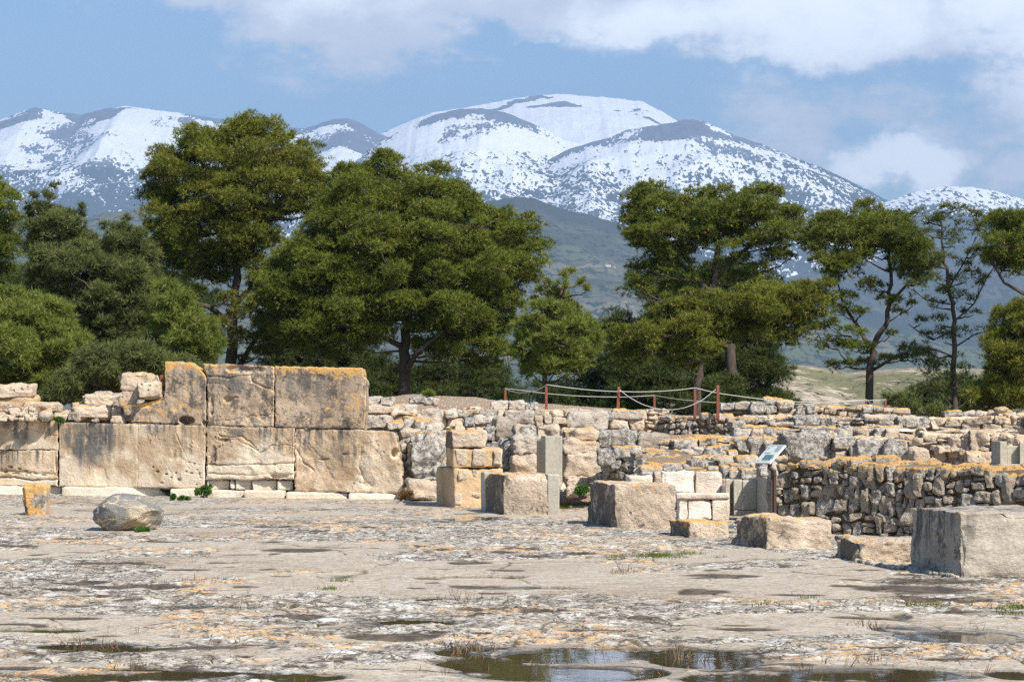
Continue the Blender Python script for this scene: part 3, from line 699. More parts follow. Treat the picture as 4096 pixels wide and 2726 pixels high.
# ================================================================ the ashlar wall on the left
def Yw(px): return 47.7-(px/1600.0)*2.9
def R0(u, v): return (u/4.712, 1500+v/4.712)
def dist_poly(P, pts):
    best = np.full(P.shape[:-1], 1e9)
    for (a, b) in zip(pts[:-1], pts[1:]):
        a = np.array(a, float); b = np.array(b, float); ab = b-a
        t = np.clip(((P-a)@ab)/(ab@ab), 0, 1); best = np.minimum(best, np.linalg.norm(P-(a+t[..., None]*ab), axis=-1))
    return best
def poly_at(pts, n):
    pts = np.array(pts, float); s = np.concatenate([[0], np.cumsum(np.linalg.norm(np.diff(pts, axis=0), axis=1))]); s /= s[-1]
    t = np.linspace(0, 1, n); return np.stack([np.interp(t, s, pts[:, 0]), np.interp(t, s, pts[:, 1])], 1)
def slab(parent, fr, bottom, top, left, right, mat, Yoff=.12, thick=.9, relief=.02, carve=(), hollow=(), stains=(), lich=.3, seed=0, nu=150, nv=90, wob=3.0, rnd=.5, name='block'):
    B, T_, L_, R_ = poly_at(bottom, nu), poly_at(top, nu), poly_at(left, nv), poly_at(right, nv)
    u = np.linspace(0, 1, nu)[:, None, None]; v = np.linspace(0, 1, nv)[None, :, None]
    Pp = (1-v)*B[:, None]+v*T_[:, None]+(1-u)*L_[None]+u*R_[None]-((1-u)*(1-v)*B[0]+u*(1-v)*B[-1]+(1-u)*v*T_[0]+u*v*T_[-1])
    uu = np.broadcast_to(u[..., 0], Pp.shape[:2]); vv = np.broadcast_to(v[..., 0], Pp.shape[:2])
    e = np.minimum(np.minimum(uu, 1-uu)*nu, np.minimum(vv, 1-vv)*nv)         # cells from edge
    Q = np.concatenate([Pp/60.0, np.full(Pp.shape[:2]+(1,), seed*3.3)], -1)
    jit = np.stack([fbm(Q*2.2, 4, 400+seed), fbm(Q*2.2, 4, 440+seed)], -1)*wob*2.6
    Pj_ = Pp+jit*np.clip(1-e/6, 0, 1)[..., None]
    px = np.empty_like(Pp)
    x_, y_ = fr(Pj_[..., 0], Pj_[..., 1]); px[..., 0] = x_; px[..., 1] = y_
    Yb = Yw(px[..., 0])+Yoff
    X = W(0, 0, 1)  # warm
    dx = px[..., 0]-2048; dz = -(px[..., 1]-1363); yy_ = FP*cp-dz*sp; zz_ = FP*sp+dz*cp
    Xw = dx/yy_*Yb; Zw = CAMZ+zz_/yy_*Yb
    P3 = np.stack([Xw, Yb*0+seed*2.7, Zw], -1)
    d = fbm(P3*1.3, 4, 420+seed)*relief*1.6+fbm(P3*6, 4, 421+seed)*relief*.6
    d = d-.022*np.clip(1-e/2.2, 0, 1)**1.5-.02*sst(fbm(P3*2.5, 3, 422+seed), .2, .45)
    for (pts, w_, dep) in carve:
        pj = Pp+jit*1.2; dd = dist_poly(pj, pts); wv_ = .35+.9*sst(fbm(P3*2.3, 3, 425+seed), -.35, .35); d = d-dep*.8*wv_*np.exp(-(dd/(w_*.75))**2)
    st = np.zeros_like(d)
    for (cx, cy, rx, ry, dep) in hollow:
        q = np.hypot((Pp[..., 0]-cx)/rx, (Pp[..., 1]-cy)/ry)+fbm(P3*4, 3, 423+seed)*.5; d = d-dep*sst(q, 1.05, .6)
    for (cx, cy, rx, ry, a) in stains:
        q = np.hypot((Pp[..., 0]-cx)/rx, (Pp[..., 1]-cy)/ry)+fbm(P3*1.8, 4, 424+seed)*.7; st = np.maximum(st, a*sst(q, 1.2, .3))
    front = np.stack([Xw, Yb-d, Zw], -1); back = np.stack([Xw*(Yb+thick)/Yb if False else Xw, Yb+thick, Zw], -1)
    ring = [(i, 0) for i in range(nu)]+[(nu-1, j) for j in range(1, nv)]+[(i, nv-1) for i in range(nu-2, -1, -1)]+[(0, j) for j in range(nv-2, 0, -1)]
    r = np.array([i*nv+j for i, j in ring]); N = nu*nv
    K = 8; lay = []
    for k in range(1, K):
        P_ = front.reshape(-1, 3)[r].copy(); P_[:, 1] += thick*k/K; n3 = fbm(P_*5, 3, 430+seed)*.03
        P_[:, 2] += n3-.015; lay.append(P_)
    V = np.concatenate([front.reshape(-1, 3)]+lay); m = len(r); F = [grid_faces(nu, nv)]
    prev = r; q4 = []
    for k in range(K-1):
        cur = N+k*m+np.arange(m); q4.append(np.stack([prev, np.roll(prev, -1), np.roll(cur, -1), cur], 1)); prev = cur
    F.append(np.concatenate(q4)); F.append(prev[None, :])
    hr = np.concatenate([vv.ravel()]+[vv.ravel()[r]]*(K-1)); stc = np.concatenate([st.ravel()]+[st.ravel()[r]*.3]*(K-1))
    n_ = len(V)
    return obj(name, V, F, mat, parent, attrs=dict(hrel=hr, rnd=np.full(n_, rnd), lich=np.full(n_, lich), stain=stc))
def rect(u0, v0, u1, v1): return [(u0, v1), (u1, v1)], [(u0, v0), (u1, v0)], [(u0, v1), (u0, v0)], [(u1, v1), (u1, v0)]
p0 = W(*R1(1180, 880), Yw(820)); p0[2] = 0
aw = empty('ashlar_wall', p0)
tag(aw, 'long two-course wall of huge sandy ashlar blocks standing on a pale plinth', 'wall')
slab(aw, R1, *rect(-160, 436, 334, 600), M_ORTHO, carve=[([(0, 500), (120, 470), (333, 520)], 4, .02)], stains=[(40, 455, 90, 40, .7), (110, 520, 60, 90, .5)], seed=1, lich=.1)
slab(aw, R1, *rect(-160, 603, 331, 806), M_ORTHO, carve=[([(-60, 765), (60, 755), (180, 775), (330, 770)], 7, .10), ([(0, 720), (200, 735), (310, 742)], 10, .04)],
     hollow=[(60, 700, 18, 10, .05), (110, 710, 14, 8, .05), (150, 722, 20, 8, .05), (200, 735, 14, 7, .05), (30, 728, 16, 8, .05), (90, 738, 30, 7, .04), (250, 745, 20, 7, .05), (320, 680, 10, 60, .05)], stains=[(60, 690, 90, 40, .3)], seed=2, lich=0, rnd=.3)
slab(aw, R1, [(338, 811), (790, 820), (1180, 822)], [(338, 440), (790, 452), (1182, 460)], [(338, 811), (338, 440)], [(1176, 822), (1182, 460)], M_ORTHO, relief=.012, carve=[([(791, 445), (791, 640), (788, 830)], 2.2, .03), ([(930, 650), (990, 740), (1010, 700)], 3, .02), ([(1010, 500), (1050, 600), (1080, 670), (1150, 690)], 3, .02)],
     hollow=[(905, 725, 12, 9, .07), (955, 740, 10, 6, .07), (1030, 770, 15, 10, .08), (1070, 725, 12, 6, .06), (985, 760, 8, 6, .05), (1100, 735, 12, 5, .06), (930, 790, 14, 5, .05), (1145, 740, 8, 16, .05), (1010, 735, 6, 5, .05), (880, 700, 6, 5, .05)], stains=[(500, 560, 130, 150, 1.3), (390, 520, 40, 110, 1.1), (620, 520, 50, 130, .7), (430, 470, 100, 30, .7), (880, 480, 80, 40, .4), (1000, 480, 20, 80, .3)], seed=3, rnd=.08, lich=.05, wob=1.5, nu=280)
slab(aw, R1, [(1186, 772), (1300, 765), (1400, 778), (1560, 760), (1690, 768)], [(1187, 462), (1420, 470), (1694, 474)], [(1186, 772), (1187, 462)], [(1690, 768), (1694, 474)], M_ORTHO, relief=.035,
     carve=[([(1190, 688), (1360, 686), (1520, 684), (1690, 676)], 5, .07), ([(1205, 690), (1235, 600), (1290, 548), (1350, 540), (1430, 575), (1480, 605)], 6, .05), ([(1255, 520), (1330, 530), (1390, 520), (1470, 585)], 5, .05), ([(1495, 615), (1560, 578), (1640, 572), (1692, 582)], 4, .05), ([(1200, 735), (1400, 745), (1560, 742), (1690, 740)], 5, .04)],
     hollow=[(1600, 750, 60, 14, .09), (1290, 545, 40, 10, .03), (1230, 630, 14, 50, .04)], stains=[(1350, 500, 60, 30, 1.), (1225, 620, 22, 70, .7), (1300, 540, 50, 18, .6)], seed=5, rnd=.22, lich=.02)
slab(aw, R1, [(1694, 838), (2000, 846), (2316, 850)], [(1697, 480), (2100, 486), (2200, 490), (2270, 500)], [(1694, 838), (1697, 480)], [(2316, 850), (2314, 740), (2310, 660), (2290, 590), (2285, 540), (2270, 500)], M_ORTHO, relief=.04,
     carve=[([(1705, 600), (1745, 670), (1800, 720)], 5, .05), ([(1760, 560), (1850, 650), (1940, 810)], 3, .03), ([(2080, 590), (2065, 690), (2085, 760), (2120, 790)], 7, .03), ([(2000, 830), (2100, 700), (2130, 560)], 2.5, .03)],
     hollow=[(2275, 620, 34, 34, .15), (1985, 625, 22, 7, .05), (1860, 655, 30, 7, .04), (2120, 800, 40, 20, .03)], stains=[(1900, 640, 150, 60, .28), (2080, 700, 22, 70, .35)], seed=6, rnd=.28, lich=.2, wob=4)
# broken upper block
slab(aw, R1, [(714, 440), (900, 448), (1182, 459)], [(704, 352), (800, 335), (900, 318), (945, 295), (958, 240), (946, 150), (950, 93), (1092, 95), (1140, 125), (1184, 175)], [(714, 440), (704, 352)], [(1182, 459), (1184, 175)], M_UPPER, relief=.03,
     carve=[([(960, 300), (860, 345), (760, 365)], 7, .03)], hollow=[(1070, 432, 50, 26, .2), (730, 425, 40, 24, .08), (1170, 445, 12, 18, .08)], stains=[(1080, 190, 60, 80, .75), (860, 385, 120, 26, .45), (1020, 410, 60, 40, .6), (1160, 240, 18, 90, .5)], seed=7, rnd=.35, lich=1.25, nu=190)
slab(aw, R1, [(1190, 462), (1573, 470)], [(1166, 108), (1300, 106), (1470, 116), (1576, 118)], [(1190, 462), (1190, 190), (1166, 108)], [(1573, 470), (1576, 118)], M_UPPER, relief=.03,
     carve=[([(1190, 178), (1330, 186), (1440, 172), (1450, 210), (1500, 235), (1575, 262)], 7, .04), ([(1240, 435), (1340, 432), (1440, 405), (1575, 398)], 4, .04), ([(1200, 222), (1290, 222), (1320, 255)], 5, .02), ([(1280, 345), (1330, 300), (1360, 295)], 5, .04)],
     hollow=[(1310, 310, 30, 22, .05), (1400, 140, 130, 26, .05), (1215, 360, 14, 60, .04)], stains=[(1320, 230, 90, 70, .75), (1280, 350, 40, 20, .6), (1400, 270, 90, 40, .3), (1420, 130, 60, 12, .6)], seed=8, rnd=.4, lich=.95)
slab(aw, R1, [(1579, 472), (1850, 478), (2098, 482)], [(1578, 118), (1850, 125), (2085, 130)], [(1579, 472), (1578, 118)], [(2098, 482), (2104, 340), (2106, 200), (2094, 180), (2092, 150), (2085, 130)], M_UPPER, relief=.014,
     stains=[(1770, 230, 160, 80, .75), (1880, 300, 110, 70, .45), (1620, 170, 40, 30, .6), (1650, 430, 80, 50, .2)], seed=9, rnd=.3, lich=1.25)
def px_part(parent, name, fr, u0, v0, u1, v1, Y, mat, dep=.5, n=12, R=.04, amp=.015, lich=.5, jit=.08, rnd=None, fs=5, chip=0.0):
    if rnd is None: rnd = RNG.random()
    X, F, at = hexa(px_stone(fr, u0, v0, u1, v1, Y, dep, jit), n, R, amp, fs, RNG.integers(0, 20), rnd, lich, chip)
    return obj(name, X, F, mat, parent, attrs=at, smooth=n > 12 or R < .03)
for (u0, v0, u1, v1) in [(1184, 775, 1318, 830), (1321, 778, 1350, 826), (1352, 770, 1448, 830), (1450, 774, 1590, 834), (1592, 776, 1682, 832)]:
    px_part(aw, 'block', R1, u0, v0, u1, v1, Yw(u0/1.4366)+.16, M_PLINTH, .6, 12, .04, .012, 0, .05)
for (u0, v0, u1, v1, o_) in [(-120, 810, 352, 862, 0), (354, 815, 975, 866, 0), (978, 824, 1180, 868, 0), (1184, 834, 1400, 876, 0), (1402, 834, 1640, 876, 0), (1643, 846, 2000, 888, 0), (2003, 852, 2300, 889, 0)]:
    px_part(aw, 'plinth', R1, u0, v0, u1, v1+6, Yw((u0+u1)/2/1.4366), M_PLINTH, .8, 20, .03, .012, -.2, .01, fs=3)

# ================================================================ other walls
MATS = {'g': M_GREYB, 'r': M_RUB, 'p': M_PALE, 'd': M_RUB, 'o': M_GREYB, 'b': M_BLOCK, 'm': M_MORT, 'w': M_PLINTH, 'c': M_CONC}
LICH = {'g': .35, 'r': .3, 'p': .25, 'd': .1, 'o': 1.0, 'b': .5, 'm': 0, 'w': 0, 'c': .1}
RND = {'g': (.3, .8), 'r': (.3, .8), 'p': (0, .5), 'd': (.8, 1.15), 'o': (.2, .8), 'b': (.1, .8), 'm': (0, .3), 'w': (0, .3), 'c': (0, .3)}
def group_stones(parent, name, fr, Y, lst, dep=.6, n=12, R=.038, amp=.026, jit=.13, split=True):
    """each listed stone of a wall is a part of it; (u0,v0,u1,v1,kind)"""
    for s in lst:
        u0, v0, u1, v1, k = s[:5]; y = Y if len(s) < 6 else s[5]
        big = (u1-u0)*(v1-v0) > 9000
        px_part(parent, name, fr, u0, v0, u1, v1, y-RNG.uniform(0, .06), MATS[k], dep*RNG.uniform(.8, 1.2), 20 if big else n, R if big else R*.75, amp*(1.5 if big else 1), LICH[k], jit, RNG.uniform(*RND[k]), 4 if big else 6, .05 if big else .02)
class LineWall:
    def __init__(s, fr, top, bot, Y0, Y1):
        """front of a wall from its top and foot lines in the photograph; distance runs Y0..Y1 left to right"""
        u0, u1 = top[0][0], top[-1][0]; s.fr = fr
        Yf = lambda u: Y0+(Y1-Y0)*(u-u0)/(u1-u0)
        T = np.array([W(*fr(u, v), Yf(u)) for u, v in top]); B = np.array([W(*fr(u, v), Yf(u)) for u, v in bot])
        s.s0 = T[0, :2]; s.s1 = T[-1, :2]; L = np.linalg.norm(s.s1-s.s0); d = (s.s1-s.s0)/L
        at = (T[:, :2]-s.s0)@d; ab = (B[:, :2]-s.s0)@d
        s.zt = lambda x: float(np.interp(x, at, T[:, 2])); s.zb = lambda x: float(np.interp(x, ab, B[:, 2])); s.L = L
        s.mid = ((s.s0+s.s1)/2).tolist()+[s.zb(L/2)]
def wall(name, label, lw, h, wr, mat, dep=.9, seed=1, lich=None, rnd=(0, 1), n=5, R=.028, amp=.018, rows=2, sdep=.33, stones=None, corem=None, part='rubble_masonry', gapf=.012, slope=0):
    e = empty(name, lw.mid); tag(e, label, 'wall')
    a = Acc(); rubble_fill(a, lw.s0, lw.s1, lw.zt, lw.zb, h, wr, sdep, seed, lich, rnd, n, R, amp, depth_rows=rows, gapf=gapf, slope=slope)
    if a.n: a.build(part, mat, e, smooth=False)
    core(e, lw.s0, lw.s1, lw.zt, lw.zb, dep, mat=corem or M_CORE)
    return e
# -- right: dry grey rubble wall behind the last blocks
lw = LineWall(R4, [(6, 652), (110, 645), (250, 636), (400, 646), (560, 622), (700, 640), (860, 640), (1000, 652), (1130, 668), (1300, 672), (1480, 658), (1620, 676), (1837, 682), (2150, 690)],
              [(6, 1225), (430, 1205), (1000, 1260), (2150, 1340)], 32.4, 29.6)
wr_ = wall('rubble_wall', 'long dry wall of rough grey stones with an orange crusted top behind the largest block', lw, .145, (.09, .225), M_RUB, .95, 11, 2.0, (.1, .85), 6, .022, .032, rows=4, gapf=.014)
# -- dark rubble mass in the middle
lw = LineWall(R3, [(192, 640), (330, 600), (560, 660), (640, 720)], [(192, 905), (640, 915)], 41.2, 40.4)
e = wall('rubble_wall', 'dark corner of rough small stones behind the pitted block, left of the white bench', lw, .15, (.12, .26), M_RUB, 1.6, 12, 1.0, (.5, 1.0), 6, .028, .03, rows=3)
group_stones(e, 'stone', R3, 40.8, [(193, 618, 332, 740, 'd'), (325, 588, 562, 690, 'o'), (400, 655, 545, 722, 'g'), (300, 715, 385, 780, 'd'), (500, 668, 560, 850, 'd'), (560, 690, 625, 840, 'd')])
lw = LineWall(R3, [(545, 765), (720, 762), (960, 770), (1130, 775), (1230, 772)], [(545, 850), (1230, 850)], 39.2, 38.6)
e = wall('rubble_wall', 'low grey wall with bright orange lichen directly behind the white bench', lw, .14, (.16, .34), M_GREYB, 1.3, 13, 2.0, (.3, .8), 6, .028, .025, rows=4)
group_stones(e, 'stone', R3, 39.0, [(547, 768, 722, 842, 'o'), (725, 765, 880, 835, 'g'), (965, 712, 1085, 786, 'd', 39.6), (1088, 728, 1190, 780, 'c', 39.6), (1120, 768, 1225, 802, 'o'), (898, 752, 968, 800, 'g')])
lw = LineWall(R3, [(620, 690), (760, 672), (900, 690), (1000, 668), (1200, 700)], [(620, 780), (1200, 780)], 41.6, 41.0)
wall('rubble_wall', 'second low wall of orange stones behind the bench, dark slabs at its left end', lw, .13, (.14, .3), M_GREYB, 1.6, 14, 2.4, (.3, .8), 6, .028, .03, rows=4)
e = empty('stone_terrace', W(*R3(1290, 870), 36.8)); tag(e, 'heap of orange lichened boulders on top of the concrete pier behind the sign', 'terrace')
group_stones(e, 'stone', R3, 37.2, [(1352, 668, 1542, 782, 'o', 38.3), (1222, 752, 1305, 872, 'o', 37.0), (1296, 788, 1392, 874, 'o', 36.8), (1388, 782, 1560, 872, 'o', 36.6), (1542, 762, 1645, 856, 'g', 35.6), (1480, 742, 1560, 790, 'p', 37.6), (1640, 678, 1790, 730, 'o', 36.9), (1560, 715, 1660, 765, 'o', 37.2), (1300, 745, 1400, 800, 'o', 37.6), (1640, 726, 1700, 840, 'g', 33.0), (1655, 840, 1700, 1170, 'r', 33.2)], R=.05)
px_part(e, 'concrete_beam', R3, 1150, 690, 1352, 716, 39.5, M_CONC, .4, 8, .01, .002, 0, .01)
px_part(e, 'concrete_beam', R3, 1250, 712, 1348, 752, 39.3, M_CONC, .4, 8, .01, .002, .3, .01)
px_part(e, 'concrete_beam', R3, 1212, 712, 1250, 756, 39.25, M_CONC, .4, 8, .01, .002, 0, .01)
# -- terrace walls behind (L3, L2, L1, L0)
lw = LineWall(R3, [(185, 520), (260, 480), (530, 500), (820, 530), (1000, 520), (1350, 530), (1780, 530), (2090, 520)], [(185, 640), (1000, 690), (2090, 720)], 46.0, 44.4)
e = wall('terrace_wall', 'broad terrace wall of mixed grey blocks level with the top of the sign', lw, .17, (.2, .42), M_GREYB, 1.5, 15, 1.4, (.2, .9), 6, .032, .03, rows=4)
group_stones(e, 'stone', R3, 45.6, [(182, 498, 262, 600, 'g'), (250, 472, 532, 612, 'd'), (532, 492, 806, 618, 'r'), (818, 545, 1012, 622, 'g', 45.3), (1012, 548, 1098, 602, 'g'), (1100, 575, 1240, 622, 'o'), (984, 606, 1088, 676, 'g', 44.2), (1086, 600, 1216, 688, 'o', 44.0), (1216, 632, 1276, 682, 'g', 44.2), (1280, 630, 1370, 688, 'o', 44.2), (1350, 545, 1462, 660, 'd', 44.6), (1460, 527, 1640, 690, 'r', 44.6), (1600, 560, 1790, 690, 'g', 44.5),
                                    (1340, 515, 1462, 552, 'g', 45.8), (1000, 508, 1120, 552, 'o', 46.2), (1120, 512, 1235, 560, 'o', 46.0), (1235, 512, 1340, 558, 'g', 46), (595, 610, 700, 642, 'o', 43.4), (750, 630, 896, 672, 'o', 43), (905, 625, 985, 658, 'g', 43), (700, 655, 800, 690, 'o', 42.4), (1210, 580, 1350, 625, 'o', 44.8)])
lw = LineWall(R4, [(60, 450), (420, 450), (620, 470), (820, 470), (1000, 455), (1120, 430), (1280, 430), (1440, 412), (1660, 440), (1850, 480)], [(60, 640), (1850, 690)], 44.4, 41.8)
e = wall('terrace_wall', 'terrace wall of pale and grey stones fitted with small chips, behind the long dry wall', lw, .13, (.13, .3), M_PALE, 1.5, 16, .8, (0, .6), 6, .028, .025, rows=4, corem=M_MORT)
group_stones(e, 'stone', R4, 43.4, [(66, 434, 425, 618, 'd', 43.8), (430, 458, 612, 562, 'g', 43.6), (450, 566, 530, 626, 'p', 43.5), (610, 472, 816, 588, 'g', 43.3), (555, 540, 625, 620, 'g', 43.4), (812, 472, 1012, 642, 'd', 43.1), (1090, 427, 1282, 520, 'b', 43), (975, 456, 1100, 530, 'b', 43.1), (1300, 452, 1432, 562, 'p', 42.5), (1430, 412, 1656, 562, 'b', 42.3), (1392, 572, 1588, 656, 'b', 42.1), (1010, 540, 1146, 642, 'p', 42.6), (1210, 520, 1300, 575, 'p', 42.4)], amp=.028)
lw = LineWall(R3, [(1300, 400), (1450, 440), (1600, 440), (1850, 450), (2091, 440), (2500, 420)], [(1300, 530), (2500, 530)], 50.4, 49.0)
e = wall('terrace_wall', 'middle terrace wall of dark pitted stones topped with orange, under the broken stack of slabs', lw, .16, (.18, .38), M_GREYB, 1.4, 17, 1.2, (.4, 1.), 6, .032, .03, rows=4)
group_stones(e, 'stone', R3, 50, [(1308, 385, 1425, 442, 'g'), (1330, 445, 1480, 505, 'g'), (1480, 445, 1560, 522, 'o'), (1556, 442, 1642, 512, 'd'), (1640, 455, 1742, 518, 'd'), (1740, 460, 1860, 522, 'g'), (1850, 455, 1905, 492, 'd'), (1900, 440, 2100, 492, 'o'), (1620, 395, 1830, 425, 'g', 51), (1830, 425, 2091, 445, 'd', 50.6)])
group_stones(e, 'stone', R4, 49.2, [(200, 390, 472, 462, 'o'), (468, 392, 562, 456, 'g'), (528, 390, 655, 462, 'd'), (608, 415, 702, 468, 'g', 48.9)])
lw = LineWall(R4, [(660, 400), (915, 402), (1250, 402), (1560, 400)], [(660, 480), (1560, 470)], 49.0, 48.0)
e = wall('terrace_wall', 'low step of flat pale slabs with a small grey-green shrub, below the squared grey blocks', lw, .10, (.25, .5), M_PALE, 1.4, 18, .5, (0, .4), 6, .04, .015, rows=4, corem=M_MORT)
group_stones(e, 'stone', R4, 48.4, [(740, 400, 916, 476, 'g'), (815, 398, 916, 470, 'b', 48.2), (915, 404, 1050, 420, 'w'), (1245, 397, 1366, 445, 'o'), (1365, 408, 1560, 440, 'b'), (920, 432, 1080, 470, 'p')])
lw = LineWall(R3, [(600, 340), (760, 352), (1060, 345), (1330, 350)], [(600, 500), (760, 540), (1330, 530)], 52.4, 51.6)
e = wall('rubble_wall', 'wall of small dark stones below the two tallest fence posts', lw, .125, (.08, .19), M_RUB, 1.4, 19, 1.2, (.5, 1.0), 6, .045, .03, rows=4)
group_stones(e, 'stone', R3, 51.8, [(1058, 318, 1132, 372, 'o'), (1172, 326, 1335, 385, 'o'), (720, 345, 800, 375, 'g'), (795, 368, 845, 400, 'o')])
lw = LineWall(R3, [(1330, 350), (1400, 340), (1840, 345), (2091, 350), (2600, 350)], [(1330, 440), (2600, 430)], 53.6, 51.6)
e = wall('terrace_wall', 'upper terrace wall of big crusted black and white blocks below the stack of slabs', lw, .17, (.2, .4), M_GREYB, 1.6, 20, .9, (.4, 1.0), 6, .032, .03, rows=4)
group_stones(e, 'stone', R3, 53.2, [(1400, 340, 1620, 396, 'g'), (1610, 345, 1842, 398, 'b')])
group_stones(e, 'stone', R4, 52.4, [(148, 305, 388, 380, 'd'), (385, 330, 532, 388, 'd'), (522, 316, 682, 396, 'd'), (664, 295, 908, 402, 'g', 52.0)])
lw = LineWall(R4, [(900, 312), (1300, 316), (1560, 312), (1700, 300)], [(900, 410), (1700, 410)], 52.0, 50.8)
e = wall('terrace_wall', 'upper terrace wall of squared pale grey blocks at the right, beside the earth heap', lw, .17, (.3, .5), M_BLOCK, 1.6, 21, .8, (.1, .6), 6, .028, .02, rows=3)
group_stones(e, 'stone', R4, 51.6, [(905, 308, 942, 402, 'g'), (940, 310, 1145, 392, 'g'), (1145, 322, 1292, 402, 'b'), (1290, 315, 1560, 396, 'b'), (1558, 302, 1664, 382, 'g'), (1340, 370, 1462, 398, 'd', 51.4), (1490, 362, 1610, 396, 'o', 51.2)])
# L0: stack of slabs and the small top wall
e = empty('stone_stack', W(*R3(1540, 340), 55)); tag(e, 'broken stack of thick slabs with orange lichen right of the tallest post', 'stone stack')
group_stones(e, 'stone', R3, 54.8, [(1218, 236, 1338, 292, 'g'), (1335, 224, 1468, 290, 'g'), (1465, 212, 1592, 336, 'd', 54.5), (1580, 190, 1742, 252, 'o'), (1690, 216, 1842, 290, 'o', 54.6), (1700, 288, 1868, 342, 'b', 54.7), (1590, 250, 1692, 322, 'd', 54.6), (1230, 288, 1470, 330, 'g', 55)])
lw = LineWall(R4, [(165, 238), (330, 226), (550, 234), (700, 230), (890, 246)], [(165, 330), (890, 330)], 55.0, 54.2)
e = wall('rubble_wall', 'small wall of pale rounded stones set in mortar, under the far pair of fence posts', lw, .13, (.18, .36), M_PALE, 1.2, 22, 1.3, (0, .6), 6, .032, .02, rows=3, corem=M_MORT)
group_stones(e, 'stone', R4, 54.3, [(168, 236, 262, 300, 'd'), (236, 222, 305, 290, 'd'), (650, 228, 728, 276, 'g'), (728, 234, 800, 266, 'o'), (798, 242, 888, 276, 'o')])
lw = LineWall(R4, [(1220, 290), (1255, 262), (1375, 270), (1560, 282), (1620, 280), (1840, 300), (2100, 300)], [(1220, 330), (1640, 370), (1700, 500), (2100, 520)], 53.4, 49.5)
e = wall('stony_bank', 'bank of earth and loose stones at the right edge crowned by a pointed orange stone', lw, .12, (.12, .26), M_PALE, 2.2, 23, 1.1, (.1, .9), 6, .032, .03, rows=4, corem=M_CORE, gapf=.03, part='loose_stones'); e['category'] = 'bank'
group_stones(e, 'stone', R4, 52.6, [(1253, 264, 1378, 306, 'o'), (1372, 280, 1472, 312, 'g'), (1470, 278, 1562, 308, 'g')])
X, F, at = hexa(px_stone(R4, 1632, 230, 1728, 276, 51.2, .4, .05)*1.0, 12, .12, .04, 4, 3, .5, 3.0); obj('stone', X, F, M_GREYB, e, attrs=at)
# L1 left: terrace from the ashlar wall to the fence
lw = LineWall(R2, [(560, 300), (780, 300), (1000, 285), (1330, 300), (1600, 300), (2200, 310), (2356, 300), (2700, 310)], [(560, 500), (1330, 540), (2700, 540)], 50.6, 52.4)
e = wall('terrace_wall', 'terrace wall of small pale stones and large grey slabs in mortar below the rope fence', lw, .15, (.16, .34), M_PALE, 1.8, 24, .8, (0, .55), 6, .028, .02, rows=4, corem=M_MORT, gapf=.022)
group_stones(e, 'stone', R2, 51, [(550, 292, 782, 402, 'g', 50.2), (600, 365, 778, 412, 'b', 50), (885, 300, 992, 362, 'g'), (815, 315, 882, 366, 'g', 50.6), (1028, 288, 1106, 332, 'o'), (1108, 300, 1252, 356, 'g'), (1334, 302, 1592, 432, 'g'), (1580, 305, 1666, 352, 'r'), (1588, 350, 1650, 442, 'p'), (1664, 345, 1726, 416, 'g'), (1740, 366, 1850, 412, 'p'), (1850, 305, 2204, 462, 'g', 51.2), (2212, 312, 2266, 388, 'd', 51.4), (2262, 298, 2500, 378, 'o', 51.5), (2225, 385, 2396, 462, 'p', 51.4), (2398, 378, 2530, 470, 'p', 51.6), (885, 365, 965, 420, 'p'), (815, 420, 900, 475, 'p'), (900, 402, 980, 465, 'p')])
e = empty('stone_terrace', W(*R2(1380, 300), 52.6)); tag(e, 'short row of squared grey blocks on the gravel beside the first tall fence post', 'terrace')
group_stones(e, 'stone', R2, 52.6, [(1205, 224, 1352, 298, 'g'), (1350, 226, 1508, 298, 'g'), (1506, 236, 1612, 300, 'g'), (1228, 270, 1332, 330, 'p', 52.2)])
e = empty('stone_terrace', W(*R2(420, 480), 47)); tag(e, 'jumble of white crusted and orange stones directly right of the ashlar wall top', 'terrace')
group_stones(e, 'stone', R2, 47.6, [(60, 180, 262, 262, 'g', 49.6), (258, 190, 372, 258, 'g', 49.4), (350, 250, 472, 322, 'o', 48.8), (448, 250, 562, 302, 'g', 49), (512, 184, 632, 238, 'g', 50.2), (628, 190, 706, 252, 'g', 50.3), (90, 262, 352, 342, 'p', 48.2), (350, 300, 560, 352, 'p', 48.4), (90, 346, 325, 470, 'g', 46.8), (305, 392, 452, 470, 'o', 46.6), (440, 352, 562, 452, 'o', 47.2), (555, 378, 662, 470, 'o', 47), (650, 412, 782, 486, 'g', 47), (430, 470, 600, 530, 'p', 46.2), (590, 478, 790, 545, 'g', 46.3), (60, 440, 300, 500, 'p', 46.9), (700, 200, 742, 262, 'p', 50.6)], dep=1.4, jit=.14, R=.05)
e = empty('stone_terrace', W(*R2(1300, 840), 43)); tag(e, 'shadowed pile of big rough stones left of the concrete pillar, behind the mortared pier', 'terrace')
group_stones(e, 'stone', R2, 43.6, [(984, 368, 1062, 445, 'd', 46), (1058, 366, 1332, 425, 'g', 46.2), (1240, 392, 1412, 575, 'r', 45), (1163, 442, 1242, 562, 'd', 44.8), (1412, 432, 1592, 528, 'g', 43.8), (1412, 532, 1640, 682, 'g', 43.2), (1400, 697, 1640, 842, 'p', 42.8), (1318, 600, 1402, 795, 'd', 43.8), (1160, 560, 1300, 640, 'd', 44.8), (1290, 555, 1410, 620, 'd', 44.4), (1240, 620, 1330, 720, 'd', 45), (1300, 790, 1405, 860, 'd', 44.4), (1600, 440, 1800, 560, 'p', 45), (1500, 480, 1660, 540, 'p', 45.2), (1395, 830, 1660, 960, 'p', 42.6)], dep=1.0, jit=.14, R=.05, amp=.04)
e = empty('stone_terrace', W(*R2(1990, 980), 41.6)); tag(e, 'tall layered cream stones right of the concrete pillar', 'terrace')
